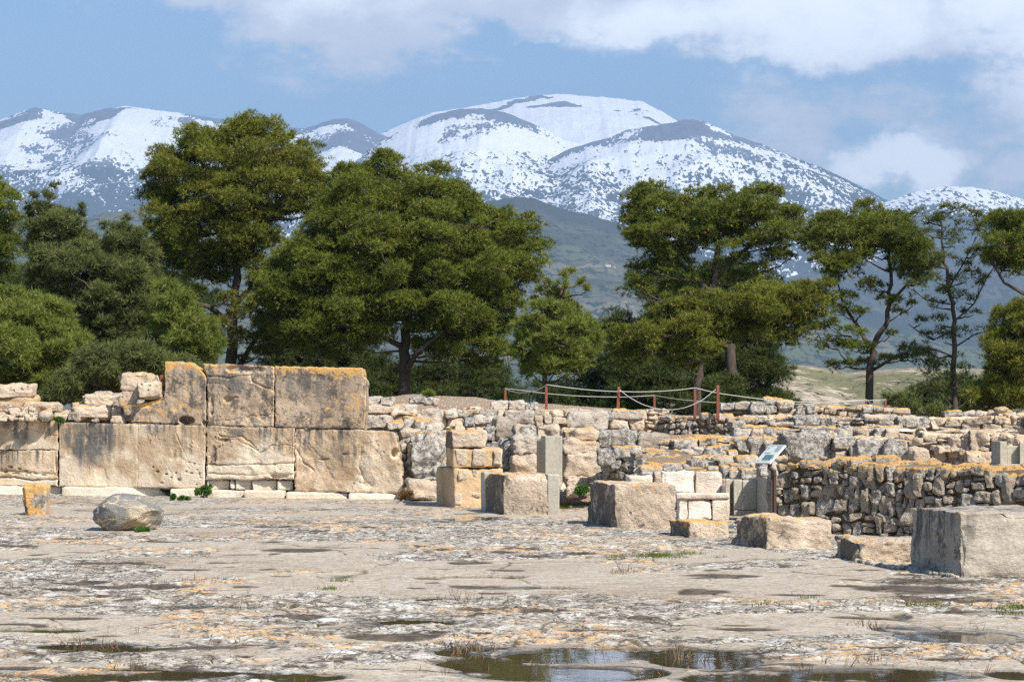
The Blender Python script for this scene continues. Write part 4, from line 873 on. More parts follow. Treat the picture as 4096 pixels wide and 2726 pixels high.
group_stones(e, 'stone', R2, 42, [(1820, 470, 2132, 562, 'b', 42.6), (1822, 556, 2130, 676, 'b', 42.3), (1850, 676, 2140, 884, 'p', 42), (1850, 886, 2062, 978, 'p', 41.6), (1815, 600, 1862, 900, 'm', 42.4), (2030, 860, 2140, 960, 'p', 41.6), (2120, 470, 2220, 640, 'd', 43.2), (2185, 460, 2400, 600, 'r', 43.4), (1865, 960, 1960, 1040, 'p', 40.6), (2010, 965, 2080, 1020, 'p', 40.8), (1790, 955, 1845, 1000, 'w', 40.8)], dep=.9, jit=.12, R=.05, amp=.035)
e = empty('stone_terrace', W(*R2(620, 1050), 44.6)); tag(e, 'big dark boulder with a deep hollow, resting on pale slabs beside the ashlar wall', 'terrace')
X, F, at = hexa(px_stone(R2, 478, 528, 784, 885, 44.9, 1.1, .07), 30, .16, .085, 2.6, 5, .75, .7, .22); obj('boulder', X, F, M_GREYB, e, attrs=at)
group_stones(e, 'stone', R2, 44.8, [(462, 885, 528, 928, 'r', 44.6), (630, 868, 738, 908, 'g', 44.7), (500, 908, 748, 1062, 'p', 44.3), (432, 590, 492, 668, 'g', 45.6), (425, 690, 482, 880, 'g', 45.4), (500, 1000, 642, 1066, 'b', 43.8), (640, 1010, 742, 1066, 'p', 44), (760, 530, 840, 900, 'p', 45.4)], R=.09)
# top of the ashlar wall, left
e = empty('rubble_wall', W(*R0(1300, 870), 47)); tag(e, 'ruined rubble at the left edge with an orange boulder and long white stones', 'wall')
group_stones(e, 'stone', R0, 47.5, [(-300, 172, 590, 420, 'b', 48.0), (-300, 400, 640, 640, 'm', 48.1), (430, 512, 1022, 692, 'b', 47.9), (930, 690, 1250, 800, 'g', 48.2), (1060, 742, 1222, 880, 'p', 47.4), (1250, 682, 1502, 870, 'r', 47.3), (1330, 592, 2110, 835, 'b', 47.4), (1348, 518, 1452, 610, 'o', 47.8), (1396, 528, 1792, 604, 'g', 47.9), (1548, 392, 2084, 570, 'b', 47.9), (2080, 372, 2320, 600, 'g', 48.4), (1742, 312, 2010, 395, 'g', 49), (1950, 342, 2212, 380, 'o', 48.7), (1702, 812, 1836, 890, 'r', 47.1), (2120, 612, 2322, 775, 'p', 47.3), (2098, 766, 2340, 895, 'b', 47.1), (380, 700, 480, 850, 'p', 47.5), (480, 690, 690, 810, 'g', 47.6), (520, 820, 720, 880, 'b', 47.3), (0, 590, 160, 700, 'g', 47.7), (960, 760, 1070, 880, 'm', 47.5), (1200, 770, 2340, 895, 'm', 47.6)], dep=.8, R=.04)
group_stones(e, 'stone', R1, 47.2, [(696, 161, 887, 258, 'b', 47.0), (780, 223, 932, 306, 'b', 46.7), (699, 256, 792, 350, 'p', 47.0), (930, 262, 966, 304, 'p', 46.8), (786, 305, 830, 335, 'r', 46.7), (690, 300, 960, 350, 'm', 47.0)], dep=.7, R=.035)
X, F, at = hexa(px_stone(R0, 694, 682, 964, 860, 47.2, .4, .08), 20, .12, .03, 4, 5, .3, 3.2); obj('boulder', X, F, M_GREYB, e, attrs=at)
a = Acc(); C = []
rg = np.random.default_rng(5)
for k in range(150):
    u = rg.uniform(-200, 690); v = rg.uniform(600+max(0, 1-(u+100)/500)*30, 850); s = rg.uniform(.015, .04); q = W(*R0(u, v), 47.55-(v-600)/250*.3+rg.uniform(-.02, .02))
    C.append(box_corners(q[0]-s*1.3, q[0]+s*1.3, q[1]-s, q[1]+s, q[2]-s*.8, q[2]+s*.8)+rg.uniform(-.3, .3, (8, 3))*s)
X, F, at = hexa(np.array(C), 5, .02, .003, 8, 0, rg.uniform(0, .8, 150), 0); a.add(X, F, **at)
oo = a.build('gravel', M_PALE, e); oo['kind'] = 'stuff'
px_part(e, 'gravel_bed', R0, -260, 600, 720, 866, 47.62, M_CORE, .6, 20, .1, .03, -1, .02)

# ================================================================ free-standing blocks along the court
def block_c(fr, A, B, C, vtop, z0=0.0, dz=(0, 0, 0, 0)):
    a, b, c = G(*fr(*A), z0), G(*fr(*B), z0), G(*fr(*C), z0); d = a+c-b
    zt = W(*fr(B[0], vtop), b[1])[2]
    bot = [b, c, a, d]; cor = [np.array([q[0], q[1], z0-.05]) for q in bot]+[np.array([q[0], q[1], zt+dz[i]]) for i, q in enumerate(bot)]
    return np.array(cor)
def free_block(label, cor, mat=M_BLOCK, R=.022, amp=.020, lich=.6, rnd=.4, seed=1, chip=.07, name='stone_block', n=44, fs=3.5, extra=None):
    X, F, at = hexa(cor, n, R, amp, fs, seed, rnd, lich, chip)
    o = obj(name, X, F, mat, attrs=at, origin=tuple(cor[:4, :2].mean(0))+(0,)); tag(o, label, 'stone block', 'cut blocks along the edge of the court')
    return o
corB2 = block_c(R2, (1127, 1165), (1312, 1192), (1787, 1197), 848)
b2 = free_block('squared block with orange flecks and a grey concrete end, right of the mortared pier', corB2, seed=1, rnd=.15, lich=.75)
q = corB2.copy()
for k in (0, 2, 4, 6): q[k] = q[k]+(corB2[k+1]-corB2[k])*.80
dirx = (corB2[1]-corB2[0]); q = q+np.array([.004, -.012, .006]); q[[1, 3, 5, 7]] += dirx/np.linalg.norm(dirx)*.012
X, F, at = hexa(q, 12, .012, .004, 4, 2, .2, .4); obj('concrete_repair', X, F, M_CONC, b2, attrs=at)
q = corB2.copy()
for k in (0, 1, 4, 5): q[k] = corB2[k+2 if k in (0, 1, 4, 5) else k]+(corB2[k]-corB2[k+2])*.16
q[[1, 3, 5, 7]] = q[[0, 2, 4, 6]]+(corB2[[1, 3, 5, 7]]-corB2[[0, 2, 4, 6]])*.5
q = q+np.array([-.012, .01, .005]); X, F, at = hexa(q, 12, .012, .004, 4, 2, .2, .2); obj('concrete_repair', X, F, M_CONC, b2, attrs=at)
b3 = free_block('large pitted block with a dark side and a hole near its upper corner', block_c(R3, (105, 1240), (330, 1284), (852, 1288), 912), seed=2, rnd=.42, lich=.5, chip=.05)
free_block('low slab with orange top lying in front of the white bench', block_c(R3, (770, 1345), (955, 1366), (1304, 1369), 1222), seed=3, rnd=.6, lich=.9, mat=M_BLOCK, chip=.05)
free_block('broad broken block with a split rough left side, in front of the sign post', block_c(R3, (1293, 1425), (1600, 1462), (2166, 1460), 1196, dz=(0, -.03, 0, .0)), seed=4, rnd=.3, lich=.6, R=.035, amp=.04, chip=.12)
free_block('low chipped slab with orange edge tucked behind the nearest block', block_c(R4, (435, 1345), (612, 1385), (1130, 1388), 1226), seed=5, rnd=.35, lich=.35, amp=.035, chip=.12)
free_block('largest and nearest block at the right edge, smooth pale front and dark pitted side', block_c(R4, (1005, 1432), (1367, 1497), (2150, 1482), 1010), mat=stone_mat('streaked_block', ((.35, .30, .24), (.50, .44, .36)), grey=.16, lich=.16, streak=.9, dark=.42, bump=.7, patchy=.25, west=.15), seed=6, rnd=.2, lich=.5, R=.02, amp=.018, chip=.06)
# mortared pier (first of the row)
cl = block_c(R2, (740, 1105), (890, 1138), (1312, 1132), 797)
pc = cl[:4, :2].mean(0); pier = empty('masonry_pier', (pc[0], pc[1], 0)); tag(pier, 'stepped pier of three stacked blocks joined with tan mortar, first in the row', 'pier', 'cut blocks along the edge of the court')
M_PIER = stone_mat('mortared_stone', ((.47, .315, .165), (.60, .425, .25)), grey=-.05, lich=.12, dark=.34, bump=.5, patchy=.5)
def pier_part(fr, u0, uB, u1, vt, vb, seed, mat, lich, rnd, amp=.02, ysh=.0):
    b_ = cl[0]; A = cl[2]; px_per = FP/2.142
    def pt(u, Yq, v): return W(*fr(u, v), Yq)
    Yb_ = b_[1]+ysh; Ya = A[1]
    zt = pt(uB, Yb_, vt)[2]; zb = pt(uB, Yb_, vb)[2]
    xb, x1, xa = pt(uB, Yb_, 0)[0], pt(u1, Yb_, 0)[0], pt(u0, Ya, 0)[0]
    c = [(xb, Yb_, zb), (x1, Yb_+.05, zb), (xa, Ya, zb), (xa+x1-xb, Ya+.05, zb)]; c = c+[(p[0], p[1], zt) for p in c]
    X, F, at = hexa(np.array(c), 30, .035, amp, 3.5, seed, rnd, lich, .04); return obj('block', X, F, mat, pier, attrs=at)
pier_part(R2, 740, 890, 1312, 797, 1150, 7, M_PIER, .1, .2)
pier_part(R2, 818, 884, 1312, 627, 795, 8, M_PIER, .5, .55)
pier_part(R2, 820, 868, 1168, 478, 625, 9, M_BLOCK, .7, .6, .035)
for (u0, v0, u1, v1) in [(905, 640, 1010, 770), (1050, 635, 1150, 775), (1225, 640, 1300, 770), (925, 808, 1005, 895), (1042, 810, 1092, 880), (890, 1010, 950, 1110), (1040, 1010, 1120, 1050)]:
    px_part(pier, 'inset_stone', R2, u0, v0, u1, v1, cl[0][1]-.012, M_BLOCK, .12, 12, .03, .014, .4, .1)

# concrete pillar, bench, piers
p = W(*R2(1730, 945), 41.0)
pil = empty('concrete_pillar', p); tag(pil, 'tall narrow restored concrete pillar with a shaded left side behind the second block', 'pillar')
def hx(parent, name, cor, mat, R=.01, amp=.002, n=12, lich=.1, rnd=.2, seed=1, chip=0): 
    X, F, at = hexa(np.array(cor, float), n, R, amp, 4, seed, rnd, lich, chip); return obj(name, X, F, mat, parent, attrs=at)
def two_face(fr, uA, uB, uC, vt, vb, YB, dL, dR=0.0):
    """box showing a left face uA..uB and a front face uB..uC"""
    b = W(*fr(uB, vb), YB); t = W(*fr(uB, vt), YB)[2]; a = W(*fr(uA, vb), YB+dL); c = W(*fr(uC, vb), YB+dR)
    P = [b[:2], c[:2], a[:2], a[:2]+c[:2]-b[:2]]
    return [(x, y, b[2]) for x, y in P]+[(x, y, t) for x, y in P]
hx(pil, 'shaft', two_face(R2, 1637, 1673, 1820, 521, 960, 41.0, .45), M_CONC, n=20, lich=.4)
hx(pil, 'side_fin', two_face(R2, 1598, 1634, 1646, 560, 940, 41.5, .5), M_CONC, n=12, lich=.5)
bench = empty('gypsum_bench', W(*R3(1080, 1210), 36.2)); tag(bench, 'white gypsum bench with a slab backrest and a thick seat', 'bench')
def bp(name, u0, v0, u1, v1, Y, dep, mat=M_GYPS, R=.02, amp=.008, **k): px_part(bench, name, R3, u0, v0, u1, v1, Y, mat, dep, 20, R, amp, 0, .02, rnd=RNG.uniform(0, .4), **k)
bp('backrest', 724, 806, 1004, 1000, 36.42, .25, amp=.02, chip=.06); bp('backrest', 1006, 806, 1232, 1000, 36.40, .25, chip=.03)
bp('seat', 846, 988, 1292, 1036, 36.0, .45, R=.03); bp('base_block', 868, 1034, 948, 1215, 36.05, .5, amp=.02, chip=.05); bp('base_block', 947, 1036, 1143, 1215, 36.03, .5, amp=.012, chip=.03); bp('base_block', 1146, 1036, 1290, 1215, 36.04, .5, chip=.03)
bp('end_slab', 1214, 868, 1262, 992, 36.7, .5, mat=stone_mat('pink_gypsum', ((.40, .30, .26), (.52, .41, .36)), grey=-.2, lich=-.3, dark=.3, bump=.6))
px_part(bench, 'end_block', R3, 658, 812, 726, 910, 37.1, M_BLOCK, .3, 12, .03, .02, .2, .05); px_part(bench, 'end_block', R3, 445, 842, 656, 905, 38.0, M_PLINTH, .5, 12, .04, .02, .3, .1)
pr_ = empty('concrete_pier', W(*R3(1390, 1165), 36)); tag(pr_, 'squat restored concrete pier with a shaded recess between the white bench and the sign', 'pier')
hx(pr_, 'panel', two_face(R3, 1258, 1259, 1296, 868, 1170, 36.05, .3), M_CONC); hx(pr_, 'panel', two_face(R3, 1290, 1291, 1330, 872, 1170, 36.22, .3), M_CONC)
hx(pr_, 'panel', two_face(R3, 1326, 1327, 1400, 874, 1126, 36.02, .3), M_CONC, rnd=.1); hx(pr_, 'panel', two_face(R3, 1401, 1402, 1522, 880, 1126, 36.0, .3), M_CONC, rnd=.4); hx(pr_, 'panel', two_face(R3, 1326, 1327, 1522, 1128, 1172, 35.98, .3), M_CONC, rnd=.3)
b = W(*R3(1652, 1172), 34.7); t = W(*R3(1652, 868), 34.7)[2]; a = W(*R3(1520, 1172), 36.0)
hx(pr_, 'side_wall', [(a[0], a[1], b[2]-.05), (a[0]+.3, a[1]+.03, b[2]-.05), (a[0]+.01, a[1]+.25, b[2]-.05), (a[0]+.3, a[1]+.25, b[2]-.05)]+[(a[0], a[1], t), (a[0]+.3, a[1]+.03, t), (a[0]+.01, a[1]+.25, t), (a[0]+.3, a[1]+.25, t)], M_CONC)
hx(pr_, 'side_wall', [(b[0], b[1], b[2]-.05), (b[0]+.14, b[1], b[2]-.05), (a[0], a[1]-.01, b[2]-.05), (a[0]+.2, a[1]-.01, b[2]-.05)]+[(b[0], b[1], t), (b[0]+.14, b[1], t), (a[0], a[1]-.01, t+.01), (a[0]+.2, a[1]-.01, t+.01)], M_CONC, n=20)
pr2 = empty('concrete_pier', W(*R4(1700, 680), 40)); tag(pr2, 'restored concrete pier with a recessed panel at the right edge, above the dry grey wall', 'pier')
hx(pr2, 'shaft', two_face(R4, 1597, 1660, 1712, 487, 662, 40, .5), M_CONC, lich=.5); hx(pr2, 'panel', two_face(R4, 1708, 1709, 1812, 520, 662, 40.15, .3), M_CONC, rnd=.5)
hx(pr2, 'panel', two_face(R4, 1805, 1806, 1842, 504, 662, 40.0, .3), M_CONC); hx(pr2, 'panel', two_face(R4, 1838, 1839, 2100, 524, 662, 40.12, .3), M_CONC, rnd=.4); hx(pr2, 'base', two_face(R4, 1590, 1650, 2100, 655, 700, 39.9, .6), M_CONC)
# stub stone and veined boulder on the court
A_ = G(*R1(128, 978)); zt = W(*R1(190, 800), A_[1])[2]; xl, xr = W(*R1(124, 900), A_[1])[0], W(*R1(264, 900), A_[1])[0]
c = box_corners(xl, xr, A_[1], A_[1]+.42, -.05, zt); c[4:6, 0] += (.0, 0); c[0, 0] += .06
X, F, at = hexa(c, 30, .05, .02, 4, 4, .5, 1.5, .05); o = obj('stone_block', X, F, M_STUB, attrs=at, origin=((xl+xr)/2, A_[1]+.2, 0)); tag(o, 'small upright stub of stone covered in orange lichen standing alone at the left', 'stone block')
mv, n, b_ = material('veined_limestone', .8, .35); p_ = n.node('ShaderNodeTexCoord').outputs['Object']
pd = n.vmath('ADD', p_, n.vmath('MULTIPLY', n.noise(p_, 2.4, 4, .6, 0, 1), (.55, .55, .45)))
e1 = n.voro(n.scale(pd, (.8, 1, 2.1)), 2.2, 'DISTANCE_TO_EDGE'); e2 = n.voro(n.scale(pd, (1.6, 1, 1.6)), 3.7, 'DISTANCE_TO_EDGE')
vein = n.math('MAXIMUM', n.ss(e1, .030, .012), n.math('MULTIPLY', n.ss(e2, .022, .008), n.ss(n.noise(p_, 1.7, 3), .46, .56)))
bc = n.mix(n.noise(p_, 3.5, 6, .65), (.14, .135, .12), (.30, .285, .255)); bc = n.mix(n.ss(n.noise(p_, 1.6, 4), .5, .62), bc, (.34, .28, .20))
n.put(b_.inputs['Base Color'], n.mix(vein, bc, (.62, .46, .30))); n.put(b_.inputs['Normal'], n.bump(n.noise(p_, 5, 7, .7), 1.0, .08))
B0 = G(*R1(700, 1078)); yb = B0[1]; xl, xr = W(*R1(516, 1000), yb)[0], W(*R1(905, 1000), yb)[0]; zt = W(*R1(700, 868), yb)[2]
T, F = cube_template(44); S_ = T/np.linalg.norm(T, axis=1)[:, None]; rbase = (np.abs(S_)**3.2).sum(1)**(-1/3.2)
rg = np.random.default_rng(12); D = S_.copy(); r = rbase*.95
for k in range(22):                                   # planar facets
    nrm = rg.normal(size=3); nrm /= np.linalg.norm(nrm); h_ = rg.uniform(.84, 1.02); q = S_@nrm; r = np.where(q > .05, np.minimum(r, h_/np.maximum(q, .05)), r)
P = S_*r[:, None]; mn, mx = P.min(0), P.max(0); P = (P-(mn+mx)/2)/((mx-mn)/2)
P = P*(1+.10*fbm(P*2.2, 5, 55)[:, None])
top = np.interp(P[:, 0], [-1, -.75, -.45, -.1, .3, .6, .85, 1], [.35, .72, .97, 1.0, .93, .78, .62, .5])
P[:, 2] = np.where(P[:, 2] > 0, P[:, 2]*top, P[:, 2]); P[:, 0] *= np.where(P[:, 2] < -.3, 1-.13*np.clip(-P[:, 2]-.3, 0, .7)/.7, 1)
V = np.stack([(xl+xr)/2+P[:, 0]*(xr-xl)/2, yb+.45+P[:, 1]*.5, zt/2+P[:, 2]*(zt/2+.02)], 1)
o = obj('boulder', V, F, mv, origin=((xl+xr)/2, yb+.45, 0)); tag(o, 'grey boulder with cream mineral veins lying alone on the paved court', 'boulder')
# row of pebbles in front of the nearest block
a = Acc(); C = []; pts = [G(*R4(u, v)) for u, v in [(600, 1385), (700, 1402), (800, 1422), (900, 1440), (1000, 1452), (1100, 1468), (1200, 1484), (1350, 1512)]]
pts = np.array(pts)
for k in range(64):
    t = (k+.5)/64*(len(pts)-1); i = int(t); q = pts[i]+(pts[i+1]-pts[i])*(t-i); s = RNG.uniform(.014, .036)
    C.append(box_corners(q[0]-s, q[0]+s, q[1]-s*1.4, q[1]+s*1.4, -.01, s*1.1+.02)+RNG.uniform(-.2, .2, (8, 3))*s)
X, F, at = hexa(np.array(C), 5, .03, .006, 8, 0, RNG.random(len(C)), 0); a.add(X, F, **at); o = a.build('pebbles', M_GREYB); tag(o, kind='stuff')
# ================================================================ sign
M_BROWN = flat_mat('brown_paint', (.075, .045, .03), .5, 0, .2); M_RUST = flat_mat('rusty_iron', (.20, .065, .04), .8, 0, .35, 14, .3)
M_PANEL = flat_mat('panel_cream', (.70, .72, .66), .35, 0, .03); M_INK = flat_mat('ink_grey', (.34, .37, .35), .5, 0, .2, 30); M_GREEN = flat_mat('print_green', (.10, .20, .17), .4, 0, .8, 26)
YS = 31.7
def rb(u, v, Yq): return W(*R3(u, v), Yq)
BL, TL_ = rb(1508, 738, YS+.18), rb(1640, 590, YS+.31)
BRp = rb(1635, 748, YS-.17); wv = BRp-BL; wv[2] = 0; sv = TL_-BL; nv_ = np.cross(wv, sv); nv_ /= np.linalg.norm(nv_)
if nv_[2] < 0: nv_ = -nv_
sign = empty('information_sign', (rb(1665, 0, YS)[0], YS, 0)); tag(sign, 'tilted cream information panel with green pictures on a brown metal post', 'sign')
def quadbox(o_, a, b, h, mat, name, bev=.0, parent=sign):
    V = [o_+nv_*k*h for k in (0,)]
    P = [o_, o_+a, o_+a+b, o_+b]; V = np.array(P+[q+nv_*h for q in P]); F = np.array([(3, 2, 1, 0), (4, 5, 6, 7), (0, 1, 5, 4), (1, 2, 6, 5), (2, 3, 7, 6), (3, 0, 4, 7)])
    return obj(name, V, F, mat, parent, smooth=False)
pan = quadbox(BL, wv, sv, .022, M_PANEL, 'panel'); quadbox(BL-nv_*.014+wv*.06+sv*.06, wv*.88, sv*.88, .0135, M_BROWN, 'backing_plate')
def mark(a0, b0, a1, b1, mat, nm='print'):
    o_ = BL+wv*a0+sv*b0+nv_*.0225; quadbox(o_, wv*(a1-a0), sv*(b1-b0), .0012, mat, nm, parent=pan)
mark(.30, .14, .86, .44, M_GREEN, 'picture'); mark(.62, .62, .92, .88, M_INK, 'map_drawing')
def tri(pts, mat):
    V = np.array([BL+wv*a+sv*b+nv_*.0235 for a, b in pts]+[BL+wv*a+sv*b+nv_*.0222 for a, b in pts]); obj('picture', V, [np.array([(0, 1, 2), (5, 4, 3)]), np.array([(0, 3, 4, 1), (1, 4, 5, 2), (2, 5, 3, 0)])], mat, pan, smooth=False)
tri([(.06, .66), (.22, .84), (.10, .84)], M_GREEN); tri([(.88, .20), (.98, .38), (.97, .22)], M_GREEN)
for (a0, b0, a1) in [(.08, .94, .42), (.08, .91, .40), (.50, .94, .90), (.50, .91, .86), (.15, .56, .52), (.15, .53, .50), (.15, .50, .48), (.06, .08, .25), (.06, .11, .24), (.4, .08, .8)]:
    mark(a0, b0, a1, b0+.012, M_INK, 'text_line')
X, F = tube([BL+wv*.62+sv*.30-nv_*.03, rb(1625, 772, YS), rb(1662, 800, YS), rb(1664, 840, YS)], [.028, .03, .03, .03], 4); obj('bracket', X, F, M_BROWN, sign, smooth=False)
for (u0, u1, dy) in ((1640, 1657, .02), (1662, 1684, 0)):
    q0, q1 = rb(u0, 790, YS+dy), rb(u1, 790, YS+dy); V, F = box_vf(q0[0], q1[0], YS+dy, YS+dy+.05, -.02, q0[2]); obj('post', V, F, M_BROWN, sign, smooth=False)
q0, q1 = rb(1654, 790, YS+.04), rb(1668, 790, YS+.04); V, F = box_vf(q0[0], q1[0], YS+.04, YS+.05, -.02, q0[2]-.01); obj('web', V, F, M_RUST, sign, smooth=False)
# ================================================================ rope fence
M_ROPE = flat_mat('white_rope', (.48, .465, .43), .8, 0, .15, 60)
fence = empty('rope_fence', W(*R3(1000, 320), 52)); tag(fence, 'barrier of rust brown iron posts linked by sagging pale ropes on the terrace', 'fence')
def post(fr, u, vt, vb, Yq, wpx=11, lean=0, parent=fence):
    q = W(*fr(u, vb), Yq); t = W(*fr(u, vt), Yq); h = wpx/FP*Yq/2; ln = lean
    c = box_corners(q[0]-h, q[0]+h, Yq-h, Yq+h, q[2]-.15, t[2]); c[4:, 0] += ln
    X, F, at = hexa(c, 6, .008, .003, 8, 1, .5, 0); return obj('post', X, F, M_RUST, parent)
post(R2, 1331, 110, 212, 56, 9); post(R2, 1682, 82, 300, 52); post(R2, 2292, 98, 298, 52, 12, .03)
post(R3, 664, 166, 276, 55, 9); post(R3, 1003, 106, 322, 52, 11); post(R3, 1195, 84, 328, 51.6, 12); post(R4, 672, 176, 240, 57, 8); post(R4, 815, 178, 246, 54.6, 9)
def rope(pts, parent=fence, r=.0085):
    """(frame,u,v,Y) nodes, smooth curve through them"""
    K = np.array([W(*fr(u, v), Yq) for fr, u, v, Yq in pts]); t = np.arange(len(K)); tt = np.linspace(0, len(K)-1, 12*(len(K)-1)+1)
    out = []
    for x in tt:
        i = min(int(x), len(K)-2); f = x-i; p1, p2 = K[i], K[i+1]; p0_ = K[i-1] if i else 2*p1-p2; p3 = K[i+2] if i+2 < len(K) else 2*p2-p1
        out.append(.5*((2*p1)+(-p0_+p2)*f+(2*p0_-5*p1+4*p2-p3)*f*f+(-p0_+3*p1-3*p2+p3)*f**3))
    X, F = tube(out, r, 5); obj('rope', X, F, M_ROPE, parent)
rope([(R2, 1325, 115, 56), (R2, 1400, 142, 55), (R2, 1480, 150, 54), (R2, 1570, 137, 53), (R2, 1640, 108, 52.3), (R2, 1682, 84, 51.95)])
rope([(R2, 1325, 112, 56), (R2, 1500, 133, 55.7), (R2, 1700, 158, 55.5), (R2, 2000, 180, 55.3), (R2, 2320, 187, 55.2), (R3, 500, 178, 55), (R3, 664, 169, 54.95)])
rope([(R2, 1682, 81, 51.95), (R2, 1900, 110, 51.95), (R2, 2100, 130, 51.95), (R2, 2292, 140, 51.95)]); rope([(R3, 360, 135, 51.95), (R3, 530, 139, 51.95), (R3, 700, 134, 51.95), (R3, 850, 124, 51.95), (R3, 1003, 106, 51.95)])
rope([(R3, 664, 169, 54.95), (R3, 820, 195, 54), (R3, 1000, 215, 53.4), (R3, 1235, 233, 53)]); rope([(R3, 375, 122, 51.9), (R3, 450, 180, 51.8), (R3, 560, 240, 51.7), (R3, 680, 277, 51.6), (R3, 800, 288, 51.6), (R3, 920, 270, 51.5), (R3, 1050, 215, 51.5), (R3, 1120, 165, 51.5), (R3, 1178, 118, 51.5)])
rope([(R3, 1003, 106, 51.95), (R3, 1200, 150, 52.5), (R3, 1500, 192, 53.2), (R3, 1750, 218, 53.8), (R3, 2091, 230, 54), (R4, 420, 203, 55), (R4, 672, 178, 56.9)]); rope([(R3, 1840, 244, 54.2), (R3, 2000, 238, 54.3), (R4, 300, 208, 54.4), (R4, 600, 190, 54.5), (R4, 815, 180, 54.55)])
rope([(R4, 672, 178, 56.9), (R4, 705, 205, 56), (R4, 745, 214, 55.4), (R4, 790, 202, 54.9), (R4, 815, 181, 54.5)])
f2 = empty('fence_post', W(*R1(923, 232), 47.6)); tag(f2, 'lone rust brown iron post with a short end of rope, left of the broken block', 'post'); post(R1, 923, 171, 240, 47.6, 12, .015, f2); rope([(R1, 924, 205, 47.55), (R1, 935, 215, 47.5), (R1, 950, 222, 47.5)], f2)

# ================================================================ pines
def needle_mat(name, c0, c1, c2, tr=.16):
    m = bpy.data.materials.new(name); m.use_nodes = True; n = NT(m.node_tree); b = m.node_tree.nodes['Principled BSDF']
    r = n.attr('rnd'); tp = n.attr('tip')
    p = n.node('ShaderNodeTexCoord').outputs['Object']
    c = n.mix(n.ss(r, 0, .65), c0, c1); c = n.mix(n.math('MULTIPLY', tp, .55), c, tuple(min(1, x*1.45) for x in c1)); c = n.mix(n.ss(r, .72, 1.0), c, c2)
    c = n.mix(n.math('MULTIPLY', n.ss(n.noise(p, .8, 3), .45, .65), .5), c, c0)
    b.inputs['Roughness'].default_value = .55; b.inputs['Specular IOR Level'].default_value = .25
    n.put(b.inputs['Base Color'], c)
    t = n.node('ShaderNodeBsdfTranslucent'); n.put(t.inputs[0], c)
    mx = n.node('ShaderNodeMixShader'); mx.inputs[0].default_value = tr
    n.l.new(b.outputs[0], mx.inputs[1]); n.l.new(t.outputs[0], mx.inputs[2])
    n.l.new(mx.outputs[0], m.node_tree.nodes['Material Output'].inputs['Surface'])
    return m
N_OLIVE = needle_mat('olive_needles', (.055, .070, .010), (.165, .175, .020), (.27, .21, .06))
N_GREEN = needle_mat('green_needles', (.050, .068, .010), (.150, .170, .020), (.25, .20, .05))
N_LIGHT = needle_mat('light_needles', (.085, .115, .022), (.20, .225, .04), (.26, .23, .09), .35)
N_GREY = needle_mat('greyish_needles', (.06, .08, .025), (.145, .16, .045), (.22, .19, .09), .3)
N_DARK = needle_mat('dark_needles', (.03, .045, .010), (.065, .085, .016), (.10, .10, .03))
mb, n_, bb = material('pine_bark', .95, .1); pp = n_.node('ShaderNodeTexCoord').outputs['Object']
n_.put(bb.inputs['Base Color'], n_.mix(n_.noise(n_.scale(pp, (3, 3, 1)), 5, 5), (.035, .027, .022), (.13, .10, .08))); M_BARK = mb
M_CONE = flat_mat('pine_cone', (.25, .15, .09), .8, 0, .35, 5)
def inpoly(P, poly):
    poly = np.array(poly, float); x, y = P[:, 0], P[:, 1]; ins = np.zeros(len(P), bool); j = len(poly)-1
    for i in range(len(poly)):
        xi, yi = poly[i]; xj, yj = poly[j]
        c = ((yi > y) != (yj > y)) & (x < (xj-xi)*(y-yi)/(yj-yi+1e-12)+xi); ins ^= c; j = i
    return ins
def edge_dist(P, poly): return dist_poly(P, list(poly)+[poly[0]])
def unit(v): return v/(np.linalg.norm(v, axis=-1, keepdims=True)+1e-9)
